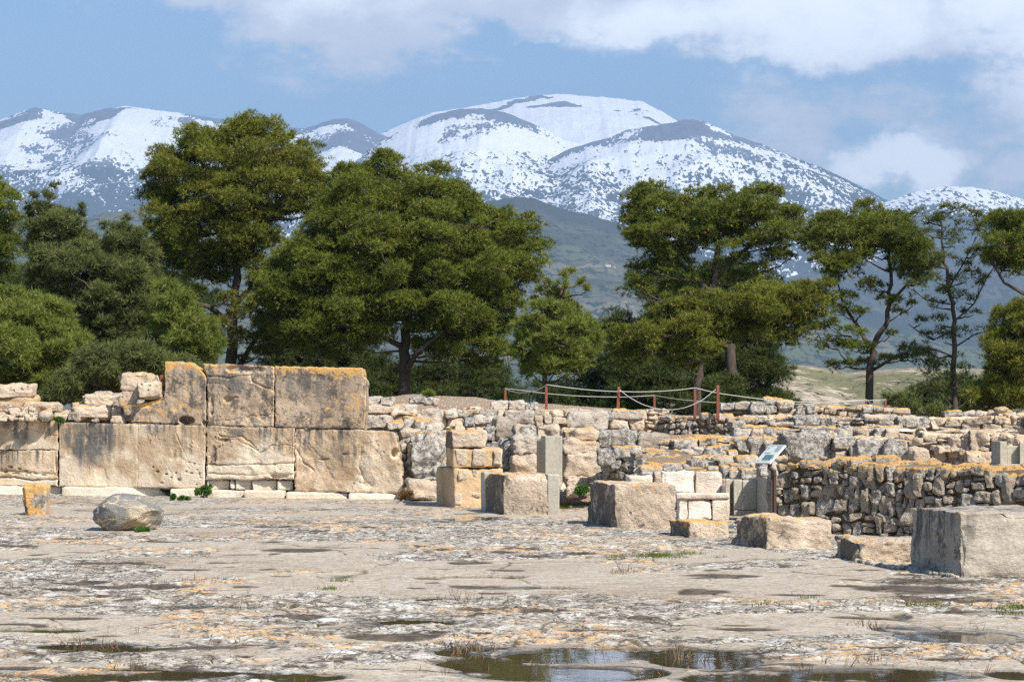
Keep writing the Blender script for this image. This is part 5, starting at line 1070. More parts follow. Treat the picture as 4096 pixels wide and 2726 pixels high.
def tufts(C, Rv, cnt, rg, ln=.15, wd=.014, blades=5, up=.35, spread=.7, droop=0, inner=.35):
    """C (n,3) clump centres, Rv (n,3) radii, cnt tufts each -> blade triangles"""
    ns_ = np.maximum((cnt/13).astype(int), 3) if np.ndim(cnt) else np.full(len(C), max(cnt//13, 3)); ci = np.repeat(np.arange(len(C)), ns_)
    sd = unit(rg.normal(size=(len(ci), 3))); sd[:, 2] = np.where(rg.random(len(ci)) < .68, np.abs(sd[:, 2]), sd[:, 2])
    SC = C[ci]+sd*Rv[ci]*rg.uniform(.45, .98, (len(ci), 1)); SR = Rv[ci]*rg.uniform(.20, .36, (len(ci), 1))
    SC, SR, oC = np.concatenate([SC, C]), np.concatenate([SR, Rv*.5]), np.concatenate([C[ci], C]); srn = rg.random(len(SC))
    per = np.concatenate([np.full(len(ci), 13), np.full(len(C), 14)]); idx = np.repeat(np.arange(len(SC)), per); N = len(idx); outw = unit(SC-oC+1e-4); C, Rv = SC, SR
    d = unit(rg.normal(size=(N, 3))+outw[idx]*.55); d[:, 2] = np.where(rg.random(N) < .75, np.abs(d[:, 2]), d[:, 2])
    rr = inner+(1.03-inner)*rg.random(N)**.45; rr = np.where(rg.random(N) < .12, rg.uniform(1.0, 1.6, N), rr)
    lump = 1+.25*(vnoise(d*2.3+C[idx]*3.1, 9)-.5)*2
    P = C[idx]+d*Rv[idx]*(rr*lump)[:, None]
    dirn = unit(d+np.array([0, 0, up])+rg.normal(size=(N, 3))*.35-np.array([0, 0, droop]))
    B = unit(dirn[:, None]+rg.normal(size=(N, blades, 3))*spread)
    side = unit(np.cross(B, rg.normal(size=(N, blades, 3))))
    l = ln*rg.uniform(.6, 1.25, (N, blades, 1)); w_ = wd*rg.uniform(.7, 1.3, (N, blades, 1))
    b0 = P[:, None]-side*w_; b1 = P[:, None]+side*w_; t = P[:, None]+B*l
    V = np.stack([b0, b1, t], 2).reshape(-1, 3)
    rn = np.repeat(np.clip(rg.random(N)*.45+srn[idx]*.35+.2*(rr > .93)*rg.random(N), 0, 1), blades*3); tip = np.tile([0, 0, 1.], N*blades)
    return V, rn, tip
def limb(a, b, r0, r1, rg, sag=.0, n=6, wob=.12):
    t = np.linspace(0, 1, n)[:, None]; L = np.linalg.norm(b-a)
    p = a*(1-t)+b*t; p[:, 2] += (np.sin(t[:, 0]*math.pi)*sag*L); q = rg.normal(size=(n, 3))*wob*L*.25; q[0] = q[-1] = 0
    return p+q, np.linspace(r0, r1, n)
def pine(label, poly, trunk, Y, mat, rad=40, dens=1.0, seed=1, thick=1.0, tcount=210, ln=.16, wd=.0105, holes=(), up=.35, droop=0, cat='tree', name='pine_tree', rtrunk=.22, group='pines beyond the ruins', flat=.78, extra=(), cones=0, forks=(), spread=.7, layers=3, escale=1):
    rg = np.random.default_rng(seed); m = Y/(FP/DS)      # metres per D pixel
    poly = np.array(poly, float); pad = rad*.62
    x0, y0 = poly.min(0); x1, y1 = poly.max(0); rad = rad*1.02; sp_ = rad*1.10/math.sqrt(dens)
    pts = []
    for k in range(layers):
        gx, gy = np.meshgrid(np.arange(x0, x1, sp_), np.arange(y0, y1, sp_*.88)); gx = gx+(np.arange(gx.shape[0]) % 2)[:, None]*sp_/2
        P = np.stack([gx.ravel(), gy.ravel()], 1)+rg.uniform(-.38, .38, (gx.size, 2))*sp_+rg.uniform(0, sp_, 2)*(k > 0)
        ok = inpoly(P, poly); P = P[ok]; ed = edge_dist(P, poly); P = P[ed > pad*.78]; ed = ed[ed > pad*.78]
        zf = {0: -1, 1: 0.0, 2: .75, 3: -.5}[k]
        keep = (k == 0) | (ed > pad*(1.2 if k else 1)); keep = np.broadcast_to(keep, ed.shape)
        P, ed = P[keep], ed[keep]
        dep = zf*np.minimum(ed*1.1, 150)*thick*m*rg.uniform(.55, 1.1, len(P))+rg.uniform(-.7, .7, len(P))
        pts.append(np.column_stack([P, dep]))
    A = np.concatenate(pts)
    for (hx_, hy_, hr_) in holes: A = A[np.hypot(A[:, 0]-hx_, A[:, 1]-hy_) > hr_]
    r = rad*rg.uniform(.62, 1.15, len(A)); r = np.where(edge_dist(A[:, :2], poly) < rad*.9, r*.82, r)
    if len(extra): A = np.concatenate([A, [(e_[0], e_[1], e_[3] if len(e_) > 3 else rg.uniform(-.5, .5)) for e_ in extra]]); r = np.concatenate([r, [e_[2] for e_ in extra]])
    C = np.array([W(x*DS, y*DS, Y+d) for x, y, d in A]); Rm = r*m
    Rv = np.stack([Rm*rg.uniform(.9, 1.2, len(Rm)), Rm*rg.uniform(.9, 1.2, len(Rm)), Rm*flat*rg.uniform(.85, 1.15, len(Rm))], 1)
    r = r*escale if escale != 1 else r; Rm = r*m; Rv = np.stack([Rm*rg.uniform(.9, 1.2, len(Rm)), Rm*rg.uniform(.9, 1.2, len(Rm)), Rm*flat*rg.uniform(.85, 1.15, len(Rm))], 1)
    cnt = np.maximum((tcount*1.55*(r/40)**2).astype(int), 16)
    T = np.array([W(x*DS, y*DS, Y) for x, y in trunk]); T[0, 2] = min(T[0, 2], terr(T[0, 0], Y)-.15)
    root = empty(name, (T[0, 0], Y, float(terr(T[0, 0], Y)))); tag(root, label, cat, group)
    V, rn, tip = tufts(C, Rv, cnt, rg, ln*.95, wd*.85, 5, up, spread*.85, droop)
    crown = obj('crown', V, np.arange(len(V)).reshape(-1, 3), mat, root, attrs={'rnd': rn, 'tip': tip}, smooth=False)
    a = Acc(); tt = np.linspace(0, 1, 4*len(T)); s = np.linspace(0, 1, len(T))
    TP = np.stack([np.interp(tt, s, T[:, i]) for i in range(3)], 1); TP[1:-1] += rg.normal(size=(len(TP)-2, 3))*.035
    X, F = tube(TP, np.linspace(rtrunk, rtrunk*.25, len(TP)), 9); a.add(X, F)
    spine = [TP]
    for fk in forks:
        Kf = np.array([W(x*DS, y*DS, Y+(fk[1] if i else 0)) for i, (x, y) in enumerate(fk[0])]); s2 = np.linspace(0, 1, len(Kf)); t2 = np.linspace(0, 1, 4*len(Kf))
        FPp = np.stack([np.interp(t2, s2, Kf[:, i]) for i in range(3)], 1); X, F = tube(FPp, np.linspace(rtrunk*fk[2], rtrunk*.15, len(FPp)), 7); a.add(X, F); spine.append(FPp)
    S_ = np.concatenate(spine)
    dm = np.array([np.linalg.norm(S_-c, axis=1).min() for c in C]); nodes = S_.copy(); cost = np.where(S_[:, 2] < T[0, 2]+.9, 4., 0.)
    for q_ in np.argsort(dm):
        c, rr = C[q_], Rm[q_]
        d = np.linalg.norm((nodes-c)*np.array([1, 1, 1.3]), axis=1)+np.where(nodes[:, 2] > c[2]-.1, 1.0, 0)+cost
        k = int(np.argmin(d)); L = np.linalg.norm(nodes[k]-c); S_ = nodes
        nodes = np.concatenate([nodes, (c+np.array([0, 0, -rr*.2]))[None]]); cost = np.append(cost, min(cost[k]+.25*L, 3)*.6)
        P_, R_ = limb(S_[k], c+np.array([0, 0, -rr*.2]), min(.07, .024+.016*L), .012, rg, -.05); X, F = tube(P_, R_, 5); a.add(X, F)
    a.build('trunk', M_BARK, root)
    if cones:
        k = rg.integers(0, len(C), cones); d = unit(rg.normal(size=(cones, 3))*np.array([1, .6, .8])+np.array([0, -.8, .3])); P = C[k]+d*Rv[k]*1.0
        ax = unit(rg.normal(size=(cones, 3))*.3+np.array([0, 0, -1])); l = .055
        q = np.array([(1, 0, 0), (0, 1, 0), (-1, 0, 0), (0, -1, 0)])*.022
        V = np.concatenate([P[:, None]+q[None], (P+ax*l)[:, None], (P-ax*l*.5)[:, None]], 1); base = np.arange(cones)[:, None, None]*6
        F = (np.array([(0, 1, 4), (1, 2, 4), (2, 3, 4), (3, 0, 4), (1, 0, 5), (2, 1, 5), (3, 2, 5), (0, 3, 5)])[None]+base).reshape(-1, 3)
        o = obj('cones', V.reshape(-1, 3), F, M_CONE, crown, smooth=False); o['kind'] = 'stuff'
    return root
T2 = [(308, 430), (312, 385), (340, 345), (395, 320), (402, 285), (455, 265), (515, 275), (530, 258), (600, 260), (645, 285), (690, 312), (745, 318), (755, 370), (770, 430), (765, 500), (725, 550), (650, 530), (640, 580), (660, 640), (690, 700), (670, 790), (620, 830), (570, 800), (560, 730), (600, 660), (560, 650), (500, 690), (430, 650), (375, 625), (330, 610), (312, 560), (322, 490)]
pine('tallest pine with a broad brown-green crown, its trunk rising behind the ashlar wall', T2, [(530, 850), (533, 760), (540, 690), (548, 560), (560, 430), (570, 330)], 84, N_OLIVE, 40, 1.05, 1, tcount=300, holes=[(470, 560, 26), (665, 545, 25), (560, 640, 30), (400, 650, 20)],
     extra=[(525, 690, 26, -1.2), (545, 725, 22, -1), (510, 745, 26, -1.2), (550, 770, 22, -1), (525, 800, 24, -1.1), (580, 690, 26, -.8), (600, 640, 30, -.5), (400, 590, 34), (450, 610, 32), (360, 610, 28), (350, 650, 26), (400, 670, 28), (450, 670, 22), (490, 640, 26), (380, 710, 24), (430, 780, 24), (490, 800, 22), (500, 740, 22), (590, 610, 32), (620, 560, 32), (620, 700, 30), (600, 810, 26), (560, 830, 22), (650, 730, 30), (440, 640, 22), (380, 640, 24), (510, 600, 30), (470, 620, 24), (430, 730, 18), (500, 690, 26), (560, 715, 30), (480, 770, 24), (590, 660, 26), (640, 640, 24), (520, 640, 28), (600, 740, 26), (560, 780, 24), (470, 830, 26), (640, 790, 30), (420, 620, 30)], cones=420, forks=[(((535, 745), (480, 705), (420, 690), (370, 670)), -1, .5), (((540, 700), (600, 640), (650, 590)), .5, .5), (((545, 850), (575, 800), (610, 745), (650, 700)), .5, .5), (((545, 580), (470, 500), (400, 420)), 0, .5), (((550, 560), (640, 470), (690, 400)), 0, .5)])
T3 = [(860, 345), (890, 328), (928, 342), (940, 385), (985, 358), (1025, 360), (1035, 405), (1085, 415), (1105, 455), (1160, 462), (1205, 468), (1230, 490), (1228, 530), (1268, 550), (1268, 590), (1240, 640), (1245, 680), (1205, 720), (1200, 780), (1180, 855), (1120, 870), (1040, 850), (960, 830), (900, 800), (830, 835), (760, 840), (680, 830), (640, 790), (600, 710), (565, 650), (572, 605), (640, 565), (650, 520), (720, 490), (735, 420), (790, 365), (840, 375)]
pine('massive dark rounded pine with dense billowing crown right of the tallest one', T3, [(925, 905), (930, 830), (935, 740), (940, 620), (950, 470), (930, 380)], 80, N_GREEN, 38, 1.1, 2, tcount=320, holes=[(925, 740, 26), (935, 800, 30), (900, 860, 30)], cones=500,
     forks=[(((930, 860), (960, 810), (1010, 770), (1080, 740)), -1, .5), (((935, 740), (870, 680), (800, 620)), -1, .5), (((940, 640), (1050, 560), (1150, 500)), -.5, .5), (((930, 800), (850, 760), (740, 740)), -1, .5)])
pine('small bright green pine with loose feathery sprays behind the first fence posts', [(1180, 740), (1210, 700), (1245, 690), (1265, 650), (1300, 640), (1320, 690), (1350, 680), (1352, 720), (1395, 715), (1395, 770), (1375, 830), (1345, 885), (1270, 890), (1200, 880), (1170, 810)],
     [(1250, 915), (1256, 860), (1268, 780), (1290, 690), (1300, 640)], 72, N_LIGHT, 34, 1.25, 3, tcount=230, ln=.20, wd=.014, extra=[(1300, 640, 14), (1312, 628, 10), (1262, 655, 11), (1240, 672, 10), (1350, 668, 12), (1335, 650, 9), (1225, 690, 10), (1298, 660, 15)], up=.7, rtrunk=.09, cones=50, spread=.5)
pine('pine with a wide layered crown and forked trunk, right of the gap in the trees', [(1420, 450), (1470, 412), (1530, 404), (1565, 440), (1600, 422), (1690, 422), (1702, 432), (1740, 412), (1795, 418), (1825, 455), (1868, 490), (1868, 560), (1835, 605), (1790, 625), (1750, 600), (1700, 590), (1640, 600), (1600, 620), (1540, 640), (1500, 650), (1480, 705), (1440, 690), (1428, 650), (1442, 610), (1470, 590), (1425, 560), (1412, 515)],
     [(1690, 905), (1680, 800), (1650, 700), (1640, 660), (1650, 570), (1660, 470)], 82, N_GREEN, 36, 1.05, 4, tcount=300, holes=[(1630, 570, 22), (1570, 560, 18)], cones=330, extra=[(1500, 745, 34), (1450, 770, 32), (1560, 720, 32), (1600, 690, 32), (1640, 640, 28), (1540, 670, 28), (1720, 560, 34), (1620, 560, 32), (1550, 590, 30), (1620, 640, 28), (1660, 610, 28), (1580, 680, 26), (1700, 600, 30), (1750, 620, 28), (1560, 655, 24), (1530, 690, 20), (1500, 710, 20), (1590, 640, 24), (1700, 640, 26), (1740, 650, 26)], forks=[(((1645, 680), (1610, 650), (1560, 600), (1500, 540)), 0, .55), (((1645, 640), (1720, 570), (1780, 500)), 0, .5)])
pine('broad low pine in front of the forked one, crown hanging over the stone stack', [(1680, 660), (1740, 640), (1830, 636), (1915, 645), (1925, 700), (1880, 760), (1870, 820), (1800, 810), (1740, 790), (1690, 800), (1640, 850), (1590, 860), (1520, 850), (1440, 850), (1385, 815), (1375, 770), (1420, 735), (1490, 725), (1530, 680), (1590, 650), (1640, 670)],
     [(1600, 915), (1605, 860), (1630, 790), (1680, 720), (1760, 690)], 74, N_OLIVE, 36, 1.1, 5, tcount=300, cones=260, rtrunk=.16, forks=[(((1620, 800), (1560, 770), (1480, 780)), -1, .6)])
pine('tall airy pine with a leaning double trunk standing before the pale hillside', [(1862, 490), (1900, 472), (1950, 478), (1968, 448), (2030, 452), (2055, 478), (2092, 478), (2112, 530), (2165, 570), (2175, 620), (2150, 665), (2090, 670), (2060, 640), (2010, 600), (1960, 640), (1930, 700), (1895, 660), (1865, 620), (1835, 600), (1848, 540)],
     [(1998, 915), (2000, 850), (2008, 800), (2040, 740), (2052, 640), (2040, 520)], 80, N_GREEN, 38, 1.5, 6, tcount=300, holes=[(1925, 575, 20), (1990, 560, 14)], cones=130, extra=[(1900, 690, 20), (1940, 720, 26), (1910, 750, 24), (1960, 770, 26), (1930, 800, 26), (1990, 800, 24), (2060, 700, 22), (1980, 720, 22), (2070, 720, 16), (2020, 660, 20), (2050, 770, 16), (2100, 700, 14), (1960, 840, 20), (1890, 720, 16), (2090, 810, 26), (2120, 820, 28), (2140, 840, 22), (2070, 825, 20), (2000, 480, 26), (1880, 760, 24), (1900, 790, 24), (1950, 690, 26), (2000, 660, 26), (2040, 690, 22), (1960, 800, 28), (1990, 840, 26), (2030, 830, 22), (1920, 840, 22)],
     rtrunk=.15, forks=[(((2004, 810), (1980, 760), (1940, 700), (1925, 640)), .5, .6), (((2010, 850), (2060, 820), (2110, 800)), -.5, .4), (((2045, 700), (2100, 640), (2140, 600)), 0, .4)])
pine('thin sparse pine with bare grey twigs, mostly see-through, near the right edge', [(2100, 490), (2160, 480), (2180, 520), (2160, 570), (2110, 550)],
     [(2195, 915), (2196, 820), (2194, 730), (2180, 640), (2168, 560), (2160, 490)], 78, N_GREY, 27, 1.0, 7, tcount=85, escale=1.3, ln=.20, wd=.011, extra=[(2120, 500, 20), (2150, 510, 22), (2180, 480, 16), (2220, 520, 22), (2245, 540, 18), (2240, 500, 14), (2200, 560, 22), (2170, 590, 20), (2230, 590, 20), (2150, 640, 18), (2200, 650, 22), (2180, 680, 26), (2220, 690, 24), (2150, 700, 20), (2240, 720, 18), (2120, 740, 14), (2160, 740, 20), (2250, 660, 16), (2130, 770, 12), (2260, 640, 12), (2100, 660, 22), (2140, 600, 24), (2200, 480, 20), (2225, 640, 24), (2170, 780, 26), (2230, 770, 24), (2120, 810, 24), (2190, 540, 24), (2255, 580, 20), (2250, 500, 18), (2210, 610, 20), (2150, 860, 26), (2200, 850, 28), (2240, 870, 26), (2170, 900, 30), (2230, 910, 28), (2120, 890, 20)],
     rtrunk=.10, layers=2, forks=[(((2194, 760), (2150, 780), (2110, 760), (2090, 745)), 0, .3), (((2194, 740), (2240, 700), (2270, 640), (2290, 610)), 0, .3), (((2195, 800), (2240, 770), (2275, 760)), 0, .3), (((2185, 660), (2220, 600), (2255, 530)), 0, .3), (((2195, 820), (2140, 800), (2100, 800)), 0, .25), (((2190, 700), (2130, 690), (2105, 670)), 0, .25)])
pine('dense pine cut by the right edge of the view, with a bare arching limb', [(2262, 490), (2300, 475), (2356, 468), (2440, 475), (2480, 520), (2480, 640), (2400, 660), (2340, 650), (2290, 645), (2250, 600), (2250, 555), (2272, 535)],
     [(2470, 915), (2465, 800), (2450, 700), (2430, 600), (2400, 530)], 76, N_GREEN, 35, 1.2, 8, tcount=300, cones=60, rtrunk=.2, forks=[(((2450, 720), (2380, 690), (2310, 650), (2280, 600)), -.5, .4)])
pine('bushy low pine filling the lower right corner of the tree line', [(2262, 770), (2285, 700), (2330, 678), (2480, 670), (2500, 960), (2230, 960), (2210, 915), (2270, 860), (2255, 810)], [(2400, 945), (2395, 850), (2380, 760)], 68, N_OLIVE, 34, 1.1, 9, tcount=260, cones=60, rtrunk=.13)
pine('dark green pine cut by the left edge of the view', [(-120, 400), (-40, 385), (5, 392), (25, 430), (62, 450), (60, 560), (40, 650), (-120, 660)], [(-60, 915), (-55, 780), (-45, 600), (-40, 470)], 82, N_GREEN, 36, 1.1, 10, tcount=260, cones=30)
pine('feathery green pine with several pointed tops between the left edge and the tallest pine', [(48, 470), (85, 448), (118, 428), (140, 470), (185, 478), (205, 520), (245, 518), (300, 508), (345, 540), (372, 600), (365, 700), (345, 800), (260, 840), (190, 850), (100, 850), (60, 760), (45, 600)], [(225, 915), (225, 800), (215, 680), (170, 560)], 78, N_GREY, 36, 1.15, 11, tcount=270, ln=.2, wd=.013, up=.7, cones=60, extra=[(122, 432, 14), (110, 455, 18), (188, 480, 14), (75, 455, 16), (245, 520, 15), (290, 510, 14), (300, 545, 22), (180, 500, 18)], forks=[(((225, 760), (160, 660), (110, 560)), 0, .5), (((225, 780), (290, 680), (310, 580)), 0, .5)])
pine('lower soft green pine in the left foreground of the trees', [(-120, 670), (-20, 650), (60, 660), (140, 690), (205, 730), (215, 800), (150, 890), (70, 940), (-120, 950)], [(20, 945), (20, 850), (25, 750)], 70, N_LIGHT, 34, 1.15, 12, tcount=270, ln=.19, wd=.013, up=.5, rtrunk=.12)
pine('spreading low pine with drooping grey-green boughs above the ruined left end of the wall', [(200, 790), (300, 775), (380, 800), (470, 830), (500, 850), (470, 900), (380, 900), (300, 930), (150, 940), (70, 930), (110, 870)], [(290, 945), (295, 890), (300, 840)], 66, N_GREY, 30, 1.15, 13, tcount=210, ln=.2, wd=.013, up=0, droop=.3, rtrunk=.09)
pine('pale green drooping boughs of a slender pine left of the tallest trunk', [(345, 640), (420, 632), (450, 690), (500, 740), (520, 800), (470, 850), (380, 830), (340, 760)], [(430, 915), (430, 820), (415, 720)], 74, N_LIGHT, 28, 1.1, 14, tcount=190, ln=.22, wd=.013, up=-.1, droop=.35, rtrunk=.08, holes=[(470, 690, 20)])
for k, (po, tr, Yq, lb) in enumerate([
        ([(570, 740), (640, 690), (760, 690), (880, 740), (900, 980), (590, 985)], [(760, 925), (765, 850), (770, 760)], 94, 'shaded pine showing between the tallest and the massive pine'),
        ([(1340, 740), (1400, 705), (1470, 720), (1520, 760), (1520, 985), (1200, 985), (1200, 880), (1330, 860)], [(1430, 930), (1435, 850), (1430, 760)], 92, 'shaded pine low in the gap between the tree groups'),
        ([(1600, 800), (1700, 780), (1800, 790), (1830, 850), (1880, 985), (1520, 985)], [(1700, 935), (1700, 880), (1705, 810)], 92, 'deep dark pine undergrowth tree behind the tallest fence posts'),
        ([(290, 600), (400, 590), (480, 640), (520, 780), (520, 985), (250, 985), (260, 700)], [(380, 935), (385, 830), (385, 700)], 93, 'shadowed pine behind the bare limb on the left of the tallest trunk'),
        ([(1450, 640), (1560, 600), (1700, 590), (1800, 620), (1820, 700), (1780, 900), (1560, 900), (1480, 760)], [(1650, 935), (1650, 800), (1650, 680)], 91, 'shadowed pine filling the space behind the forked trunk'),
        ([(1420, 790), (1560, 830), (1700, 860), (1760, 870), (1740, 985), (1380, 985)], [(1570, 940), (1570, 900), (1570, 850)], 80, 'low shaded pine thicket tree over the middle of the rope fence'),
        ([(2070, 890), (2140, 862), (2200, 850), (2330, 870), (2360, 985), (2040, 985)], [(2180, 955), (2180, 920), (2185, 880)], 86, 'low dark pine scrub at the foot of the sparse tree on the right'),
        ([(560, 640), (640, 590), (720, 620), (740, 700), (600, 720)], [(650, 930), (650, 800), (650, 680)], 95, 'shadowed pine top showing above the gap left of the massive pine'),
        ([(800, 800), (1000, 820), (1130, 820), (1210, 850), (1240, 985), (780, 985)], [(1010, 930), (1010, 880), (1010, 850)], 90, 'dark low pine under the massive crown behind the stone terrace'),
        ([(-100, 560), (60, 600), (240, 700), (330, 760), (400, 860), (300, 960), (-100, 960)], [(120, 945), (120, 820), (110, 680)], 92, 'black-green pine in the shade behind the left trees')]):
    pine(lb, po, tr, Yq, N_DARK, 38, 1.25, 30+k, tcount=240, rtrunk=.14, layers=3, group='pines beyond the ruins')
def shrub(label, fr, u, v, Yq, wpx, hpx, mat, seed, cat='shrub', name='shrub', ln=.10, wd=.02, n=260, base=None):
    rg = np.random.default_rng(seed); q = W(*fr(u, v), Yq); q2 = W(*fr(u+wpx, v-hpx), Yq); hw = (q2[0]-q[0])/2; hh = (q2[2]-q[2])
    k = 7; C = np.array([[q[0]+rg.uniform(-.7, .7)*hw, Yq+rg.uniform(-.5, .5)*hw, q[2]+rg.uniform(.15, .75)*hh] for _ in range(k)]); Rv = np.tile([hw*.5, hw*.5, hh*.35], (k, 1))
    V, rn, tip = tufts(C, Rv, n//k, rg, ln, wd, 4, .5, .9, inner=.1); e = empty(name, q); tag(e, label, cat)
    obj('foliage', V, np.arange(len(V)).reshape(-1, 3), mat, e, attrs={'rnd': rn, 'tip': tip}, smooth=False)
    a = Acc()
    for c in C: P_, R_ = limb(np.array([q[0], Yq, q[2]]), c, .012, .004, rg); X, F = tube(P_, R_, 4); a.add(X, F)
    a.build('stem', M_BARK, e); return e
shrub('loose grey-green bush on the slope beyond the far pair of fence posts', R4, 940, 290, 66, 250, 150, N_GREY, 40, 'bush', 'bush', .2, .014, 800)
shrub('low bush between the far fence posts and the orange pointed stone', R4, 1180, 310, 64, 190, 90, N_GREY, 41, 'bush', 'bush', .2, .014, 500)
M_IVY = needle_mat('ivy_leaves', (.035, .085, .018), (.075, .15, .025), (.12, .20, .04), .2)
for k, (lb, u, v, w_, h_) in enumerate([('leafy green weed at the foot of the wall under the pitted block', 962, 866, 75, 68), ('largest leafy green weed where the wall steps at the middle joint', 1160, 876, 100, 78), ('leafy green weed at the right of the small plinth blocks', 1630, 870, 88, 50), ('yellowish weed at the foot of the wall near the left edge', 52, 856, 60, 52),
                                        ('tiny pale sprig growing before the small plinth blocks', 1545, 872, 45, 20), ('flat small weed on the paving below the wall joint', 1055, 892, 60, 22), ('small weed right of the plinth blocks on the paving', 1665, 880, 40, 16), ('thin upright sprig on the paving left of the wall joint', 993, 893, 24, 36)]):
    g = G(*R1(u, v)); shrub(lb, R1, u, v, g[1], w_, h_, M_IVY, 50+k, 'weed', 'weed', .05, .018, 260 if w_ > 50 else 70)
shrub('green tuft under the right side of the veined boulder', R1, 810, 1082, G(*R1(810, 1082))[1]-.0, 66, 30, M_IVY, 60, 'weed', 'weed', .05, .016, 160)
shrub('small green plant on the top edge of the lower course near the left', R0, 1105, 872, 47.3, 170, 62, M_IVY, 61, 'weed', 'weed', .05, .012, 200)
shrub('small grey-green shrub rooted in the low step wall', R4, 1072, 470, 48.2, 60, 60, N_GREY, 62, 'weed', 'shrub', .08, .01, 160)
shrub('green weed in the gap between two blocks below the layered stones', R2, 1975, 1020, 40.4, 120, 90, M_IVY, 63, 'weed', 'weed', .06, .02, 260)
shrub('spiky green plant on top of the gravel mound under the massive pine', R2, 665, 180, 57, 80, 28, N_LIGHT, 64, 'weed', 'weed', .12, .012, 90)
shrub('dry reddish weed between the ashlar wall and the dark boulder', R2, 475, 1058, 43.6, 90, 70, needle_mat('dry_weed', (.16, .09, .04), (.24, .14, .06), (.10, .13, .03)), 65, 'weed', 'weed', .09, .008, 200)
# grass tufts and dry stalks on the court
def blades_at(pts, hgt, wd, nb, rg, lean=.5, sq=.05):
    P = np.repeat(pts, nb, 0)+rg.normal(size=(len(pts)*nb, 3))*np.array([sq, sq, 0]); N = len(P)
    d = unit(rg.normal(size=(N, 3))*np.array([lean, lean, .1])+np.array([0, 0, 1])); s = unit(np.cross(d, rg.normal(size=(N, 3)))); l = np.repeat(hgt, nb)[:, None]*rg.uniform(.5, 1.2, (N, 1))
    V = np.stack([P-s*wd, P+s*wd, P+d*l], 1).reshape(-1, 3); return V, np.repeat(rg.random(N), 3)
rg = np.random.default_rng(77)
pts = []
for (fr, u, v, hu, hv, k) in [(R6, 640, 148, 130, 10, 330), (R6, 810, 138, 60, 7, 60), (R6, 470, 155, 40, 5, 40), (R6, 960, 155, 20, 5, 15), (R2, 1910, 1100, 110, 28, 420), (R2, 1830, 1140, 60, 14, 100), (R5, 1560, 265, 25, 5, 25), (R5, 1510, 300, 22, 5, 25), (R6, 1700, 370, 60, 7, 60), (R6, 1820, 372, 50, 7, 40), (R6, 1370, 350, 30, 6, 30), (R6, 1930, 375, 30, 6, 30), (R6, 2300, 385, 60, 8, 50), (R6, 1160, 370, 25, 4, 12)]:
    for _ in range(k):
        pts.append(G(*fr(u+rg.normal()*hu*.5, v+rg.normal()*hv*.5)))
pts = np.array(pts); V, rn = blades_at(pts, np.full(len(pts), .055), .006, 4, rg)
o = obj('grass', V, np.arange(len(V)).reshape(-1, 3), N_LIGHT, origin=(0, 0, 0), attrs={'rnd': rn, 'tip': rn*0}, smooth=False); tag(o, kind='stuff')
pts = []; hs = []
for k in range(70):
    c = G(rg.uniform(-50, 4150), 1652+350*(1074/350)**rg.uniform(0, 1)); nn_ = rg.integers(2, 12)
    for _ in range(nn_): pts.append(c+np.array([rg.normal()*.22, rg.normal()*.3, 0])); hs.append(rg.uniform(.04, .14))
for (fr, u, v, hu, k) in [(R5, 860, 262, 140, 26), (R5, 480, 565, 230, 26), (R5, 2150, 575, 220, 40), (R6, 780, 600, 60, 16), (R6, 250, 640, 200, 12), (R5, 2150, 350, 150, 30), (R6, 1620, 475, 110, 24), (R6, 500, 225, 60, 20), (R5, 600, 650, 100, 14), (R6, 1560, 640, 200, 16)]:
    for _ in range(k): pts.append(G(*fr(u+rg.normal()*hu*.5, v+rg.normal()*8))); hs.append(rg.uniform(.05, .16))
pts = np.array(pts); pts[:, 2] = -.01; V, rn = blades_at(pts, np.array(hs)*.8, .004, 3, rg, .45, .02)
o = obj('dry_stalks', V, np.arange(len(V)).reshape(-1, 3), needle_mat('dry_stalks', (.07, .045, .025), (.16, .10, .05), (.30, .21, .10), .1), origin=(0, 0, 0), attrs={'rnd': rn, 'tip': rn*0}, smooth=False); tag(o, kind='stuff')

# ================================================================ scrub hillside beyond the trees on the right, tiny farm far away
def scrub_mat():
    m, n, b = material('scrub_slope', .95, .1); p = n.node('ShaderNodeTexCoord').outputs['Object']
    c = n.mix(n.noise(p, .06, 6, .65), (.19, .165, .10), (.33, .28, .20)); c = n.mix(n.ss(n.noise(p, .022, 4), .50, .60), c, (.17, .16, .085))
    c = n.mix(n.ss(n.noise(n.scale(p, (1, .6, 2.5)), .16, 7, .7), .54, .60), c, (.46, .38, .28)); c = n.mix(n.ss(n.noise(n.scale(p, (1, .4, 1)), .45, 4, .7), .57, .63), c, (.035, .05, .02))
    n.put(b.inputs['Base Color'], c); n.put(b.inputs['Normal'], n.bump(n.noise(p, .5, 5), .8, 1.5)); return m
ny, nx = 220, 260; yy = np.linspace(0, 1, ny); uu = np.linspace(0, 1, nx); Tt, Uu = np.meshgrid(yy, uu, indexing='ij')
crest = interp([(1500, 905), (1650, 860), (1760, 828), (1860, 834), (1950, 850), (2100, 838), (2250, 842), (2400, 850), (2700, 860)], 1500+Uu*1200)
Ys = 420+Tt*-260; zc = CAMZ+(950-crest)*420/(FP/DS); Xs = ((1500+Uu*1200)*DS-2048)/FP*Ys*(1+.0*Tt)
Zs = zc*(1-Tt)**.9+(-9)*Tt-.5+fbm(np.stack([Xs/14, Ys/20, Xs*0], -1), 5, 120)*1.3*sst(Tt, 0, .1)
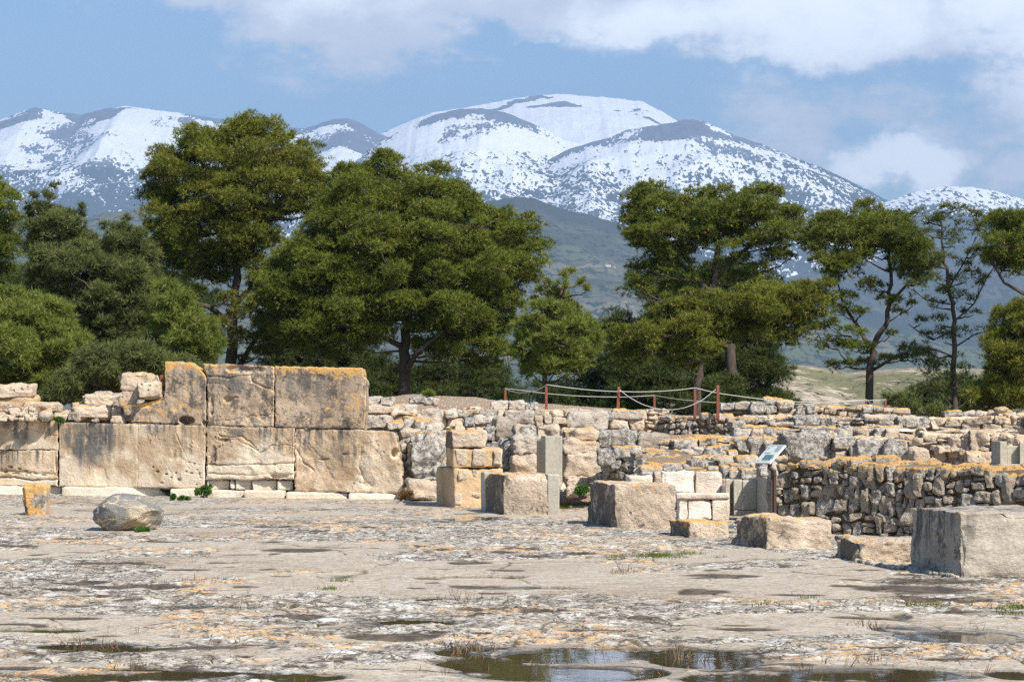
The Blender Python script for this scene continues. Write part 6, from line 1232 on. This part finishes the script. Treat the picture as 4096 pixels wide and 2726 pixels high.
bk = np.stack([Xs[:1], Ys[:1]+60, Zs[:1]-30], -1); V = np.concatenate([bk, np.stack([Xs, Ys, Zs], -1)], 0)
o = obj('hillside', V, grid_faces(ny+1, nx), scrub_mat()); tag(o, kind='structure')
hm = flat_mat('white_wall', (.75, .70, .62), .8, 0, .05); rm = flat_mat('tile_roof', (.35, .16, .10), .8, 0, .1)
def farm(px, py, wpx, label):
    o_ = Vector((0, 0, CAMZ)); d_ = (Vector(W(px, py, 1.0))-o_).normalized(); best = None
    for h in [q for q in scene.objects if q.name.startswith('hill') and q.type == 'MESH']:
        ok, loc, nn, ii = h.ray_cast(o_-h.location, d_)
        if ok:
            wl = loc+h.location
            if best is None or wl.length < best.length: best = wl
    if best is None: return
    Yq = best.y; s = wpx/FP*Yq; x, y, z = best; e = empty('farmhouse', (x, y, z)); tag(e, label, 'house', 'white farm buildings on the far slope')
    hgt = s*.34; V, F = box_vf(x-s/2, x+s/2, y-4, y+4, z-6, z+hgt); wl = obj('wall', V, F, hm, e, smooth=False)
    V = np.array([(x-s*.54, y-4.6, z+hgt+.05), (x+s*.54, y-4.6, z+hgt+.05), (x+s*.54, y+4.6, z+hgt+.05), (x-s*.54, y+4.6, z+hgt+.05), (x-s*.5, y, z+hgt+2.6), (x+s*.5, y, z+hgt+2.6)])
    obj('roof', V, [np.array([(0, 1, 5, 4), (2, 3, 4, 5), (3, 2, 1, 0)]), np.array([(0, 4, 3), (1, 2, 5)])], rm, e, smooth=False)
    for k in (-.3, 0, .3):
        V, F = box_vf(x+s*k-.8, x+s*k+.8, y-4.06, y-4.0, z+hgt*.35, z+hgt*.35+1.6); obj('window', V, F, flat_mat('dark_window', (.05, .05, .06), .3) if k == -.3 and 'dark_window' not in bpy.data.materials else bpy.data.materials['dark_window'], e, smooth=False)
bpy.context.view_layer.update()
farm(2432, 1066, 22, 'long white farm building on the hazy slope seen through the gap between the trees')
farm(2456, 1069, 10, 'small white shed right of the long farm building on the hazy slope')
for o in scene.objects:
    if '_wo' in o: del o['_wo']
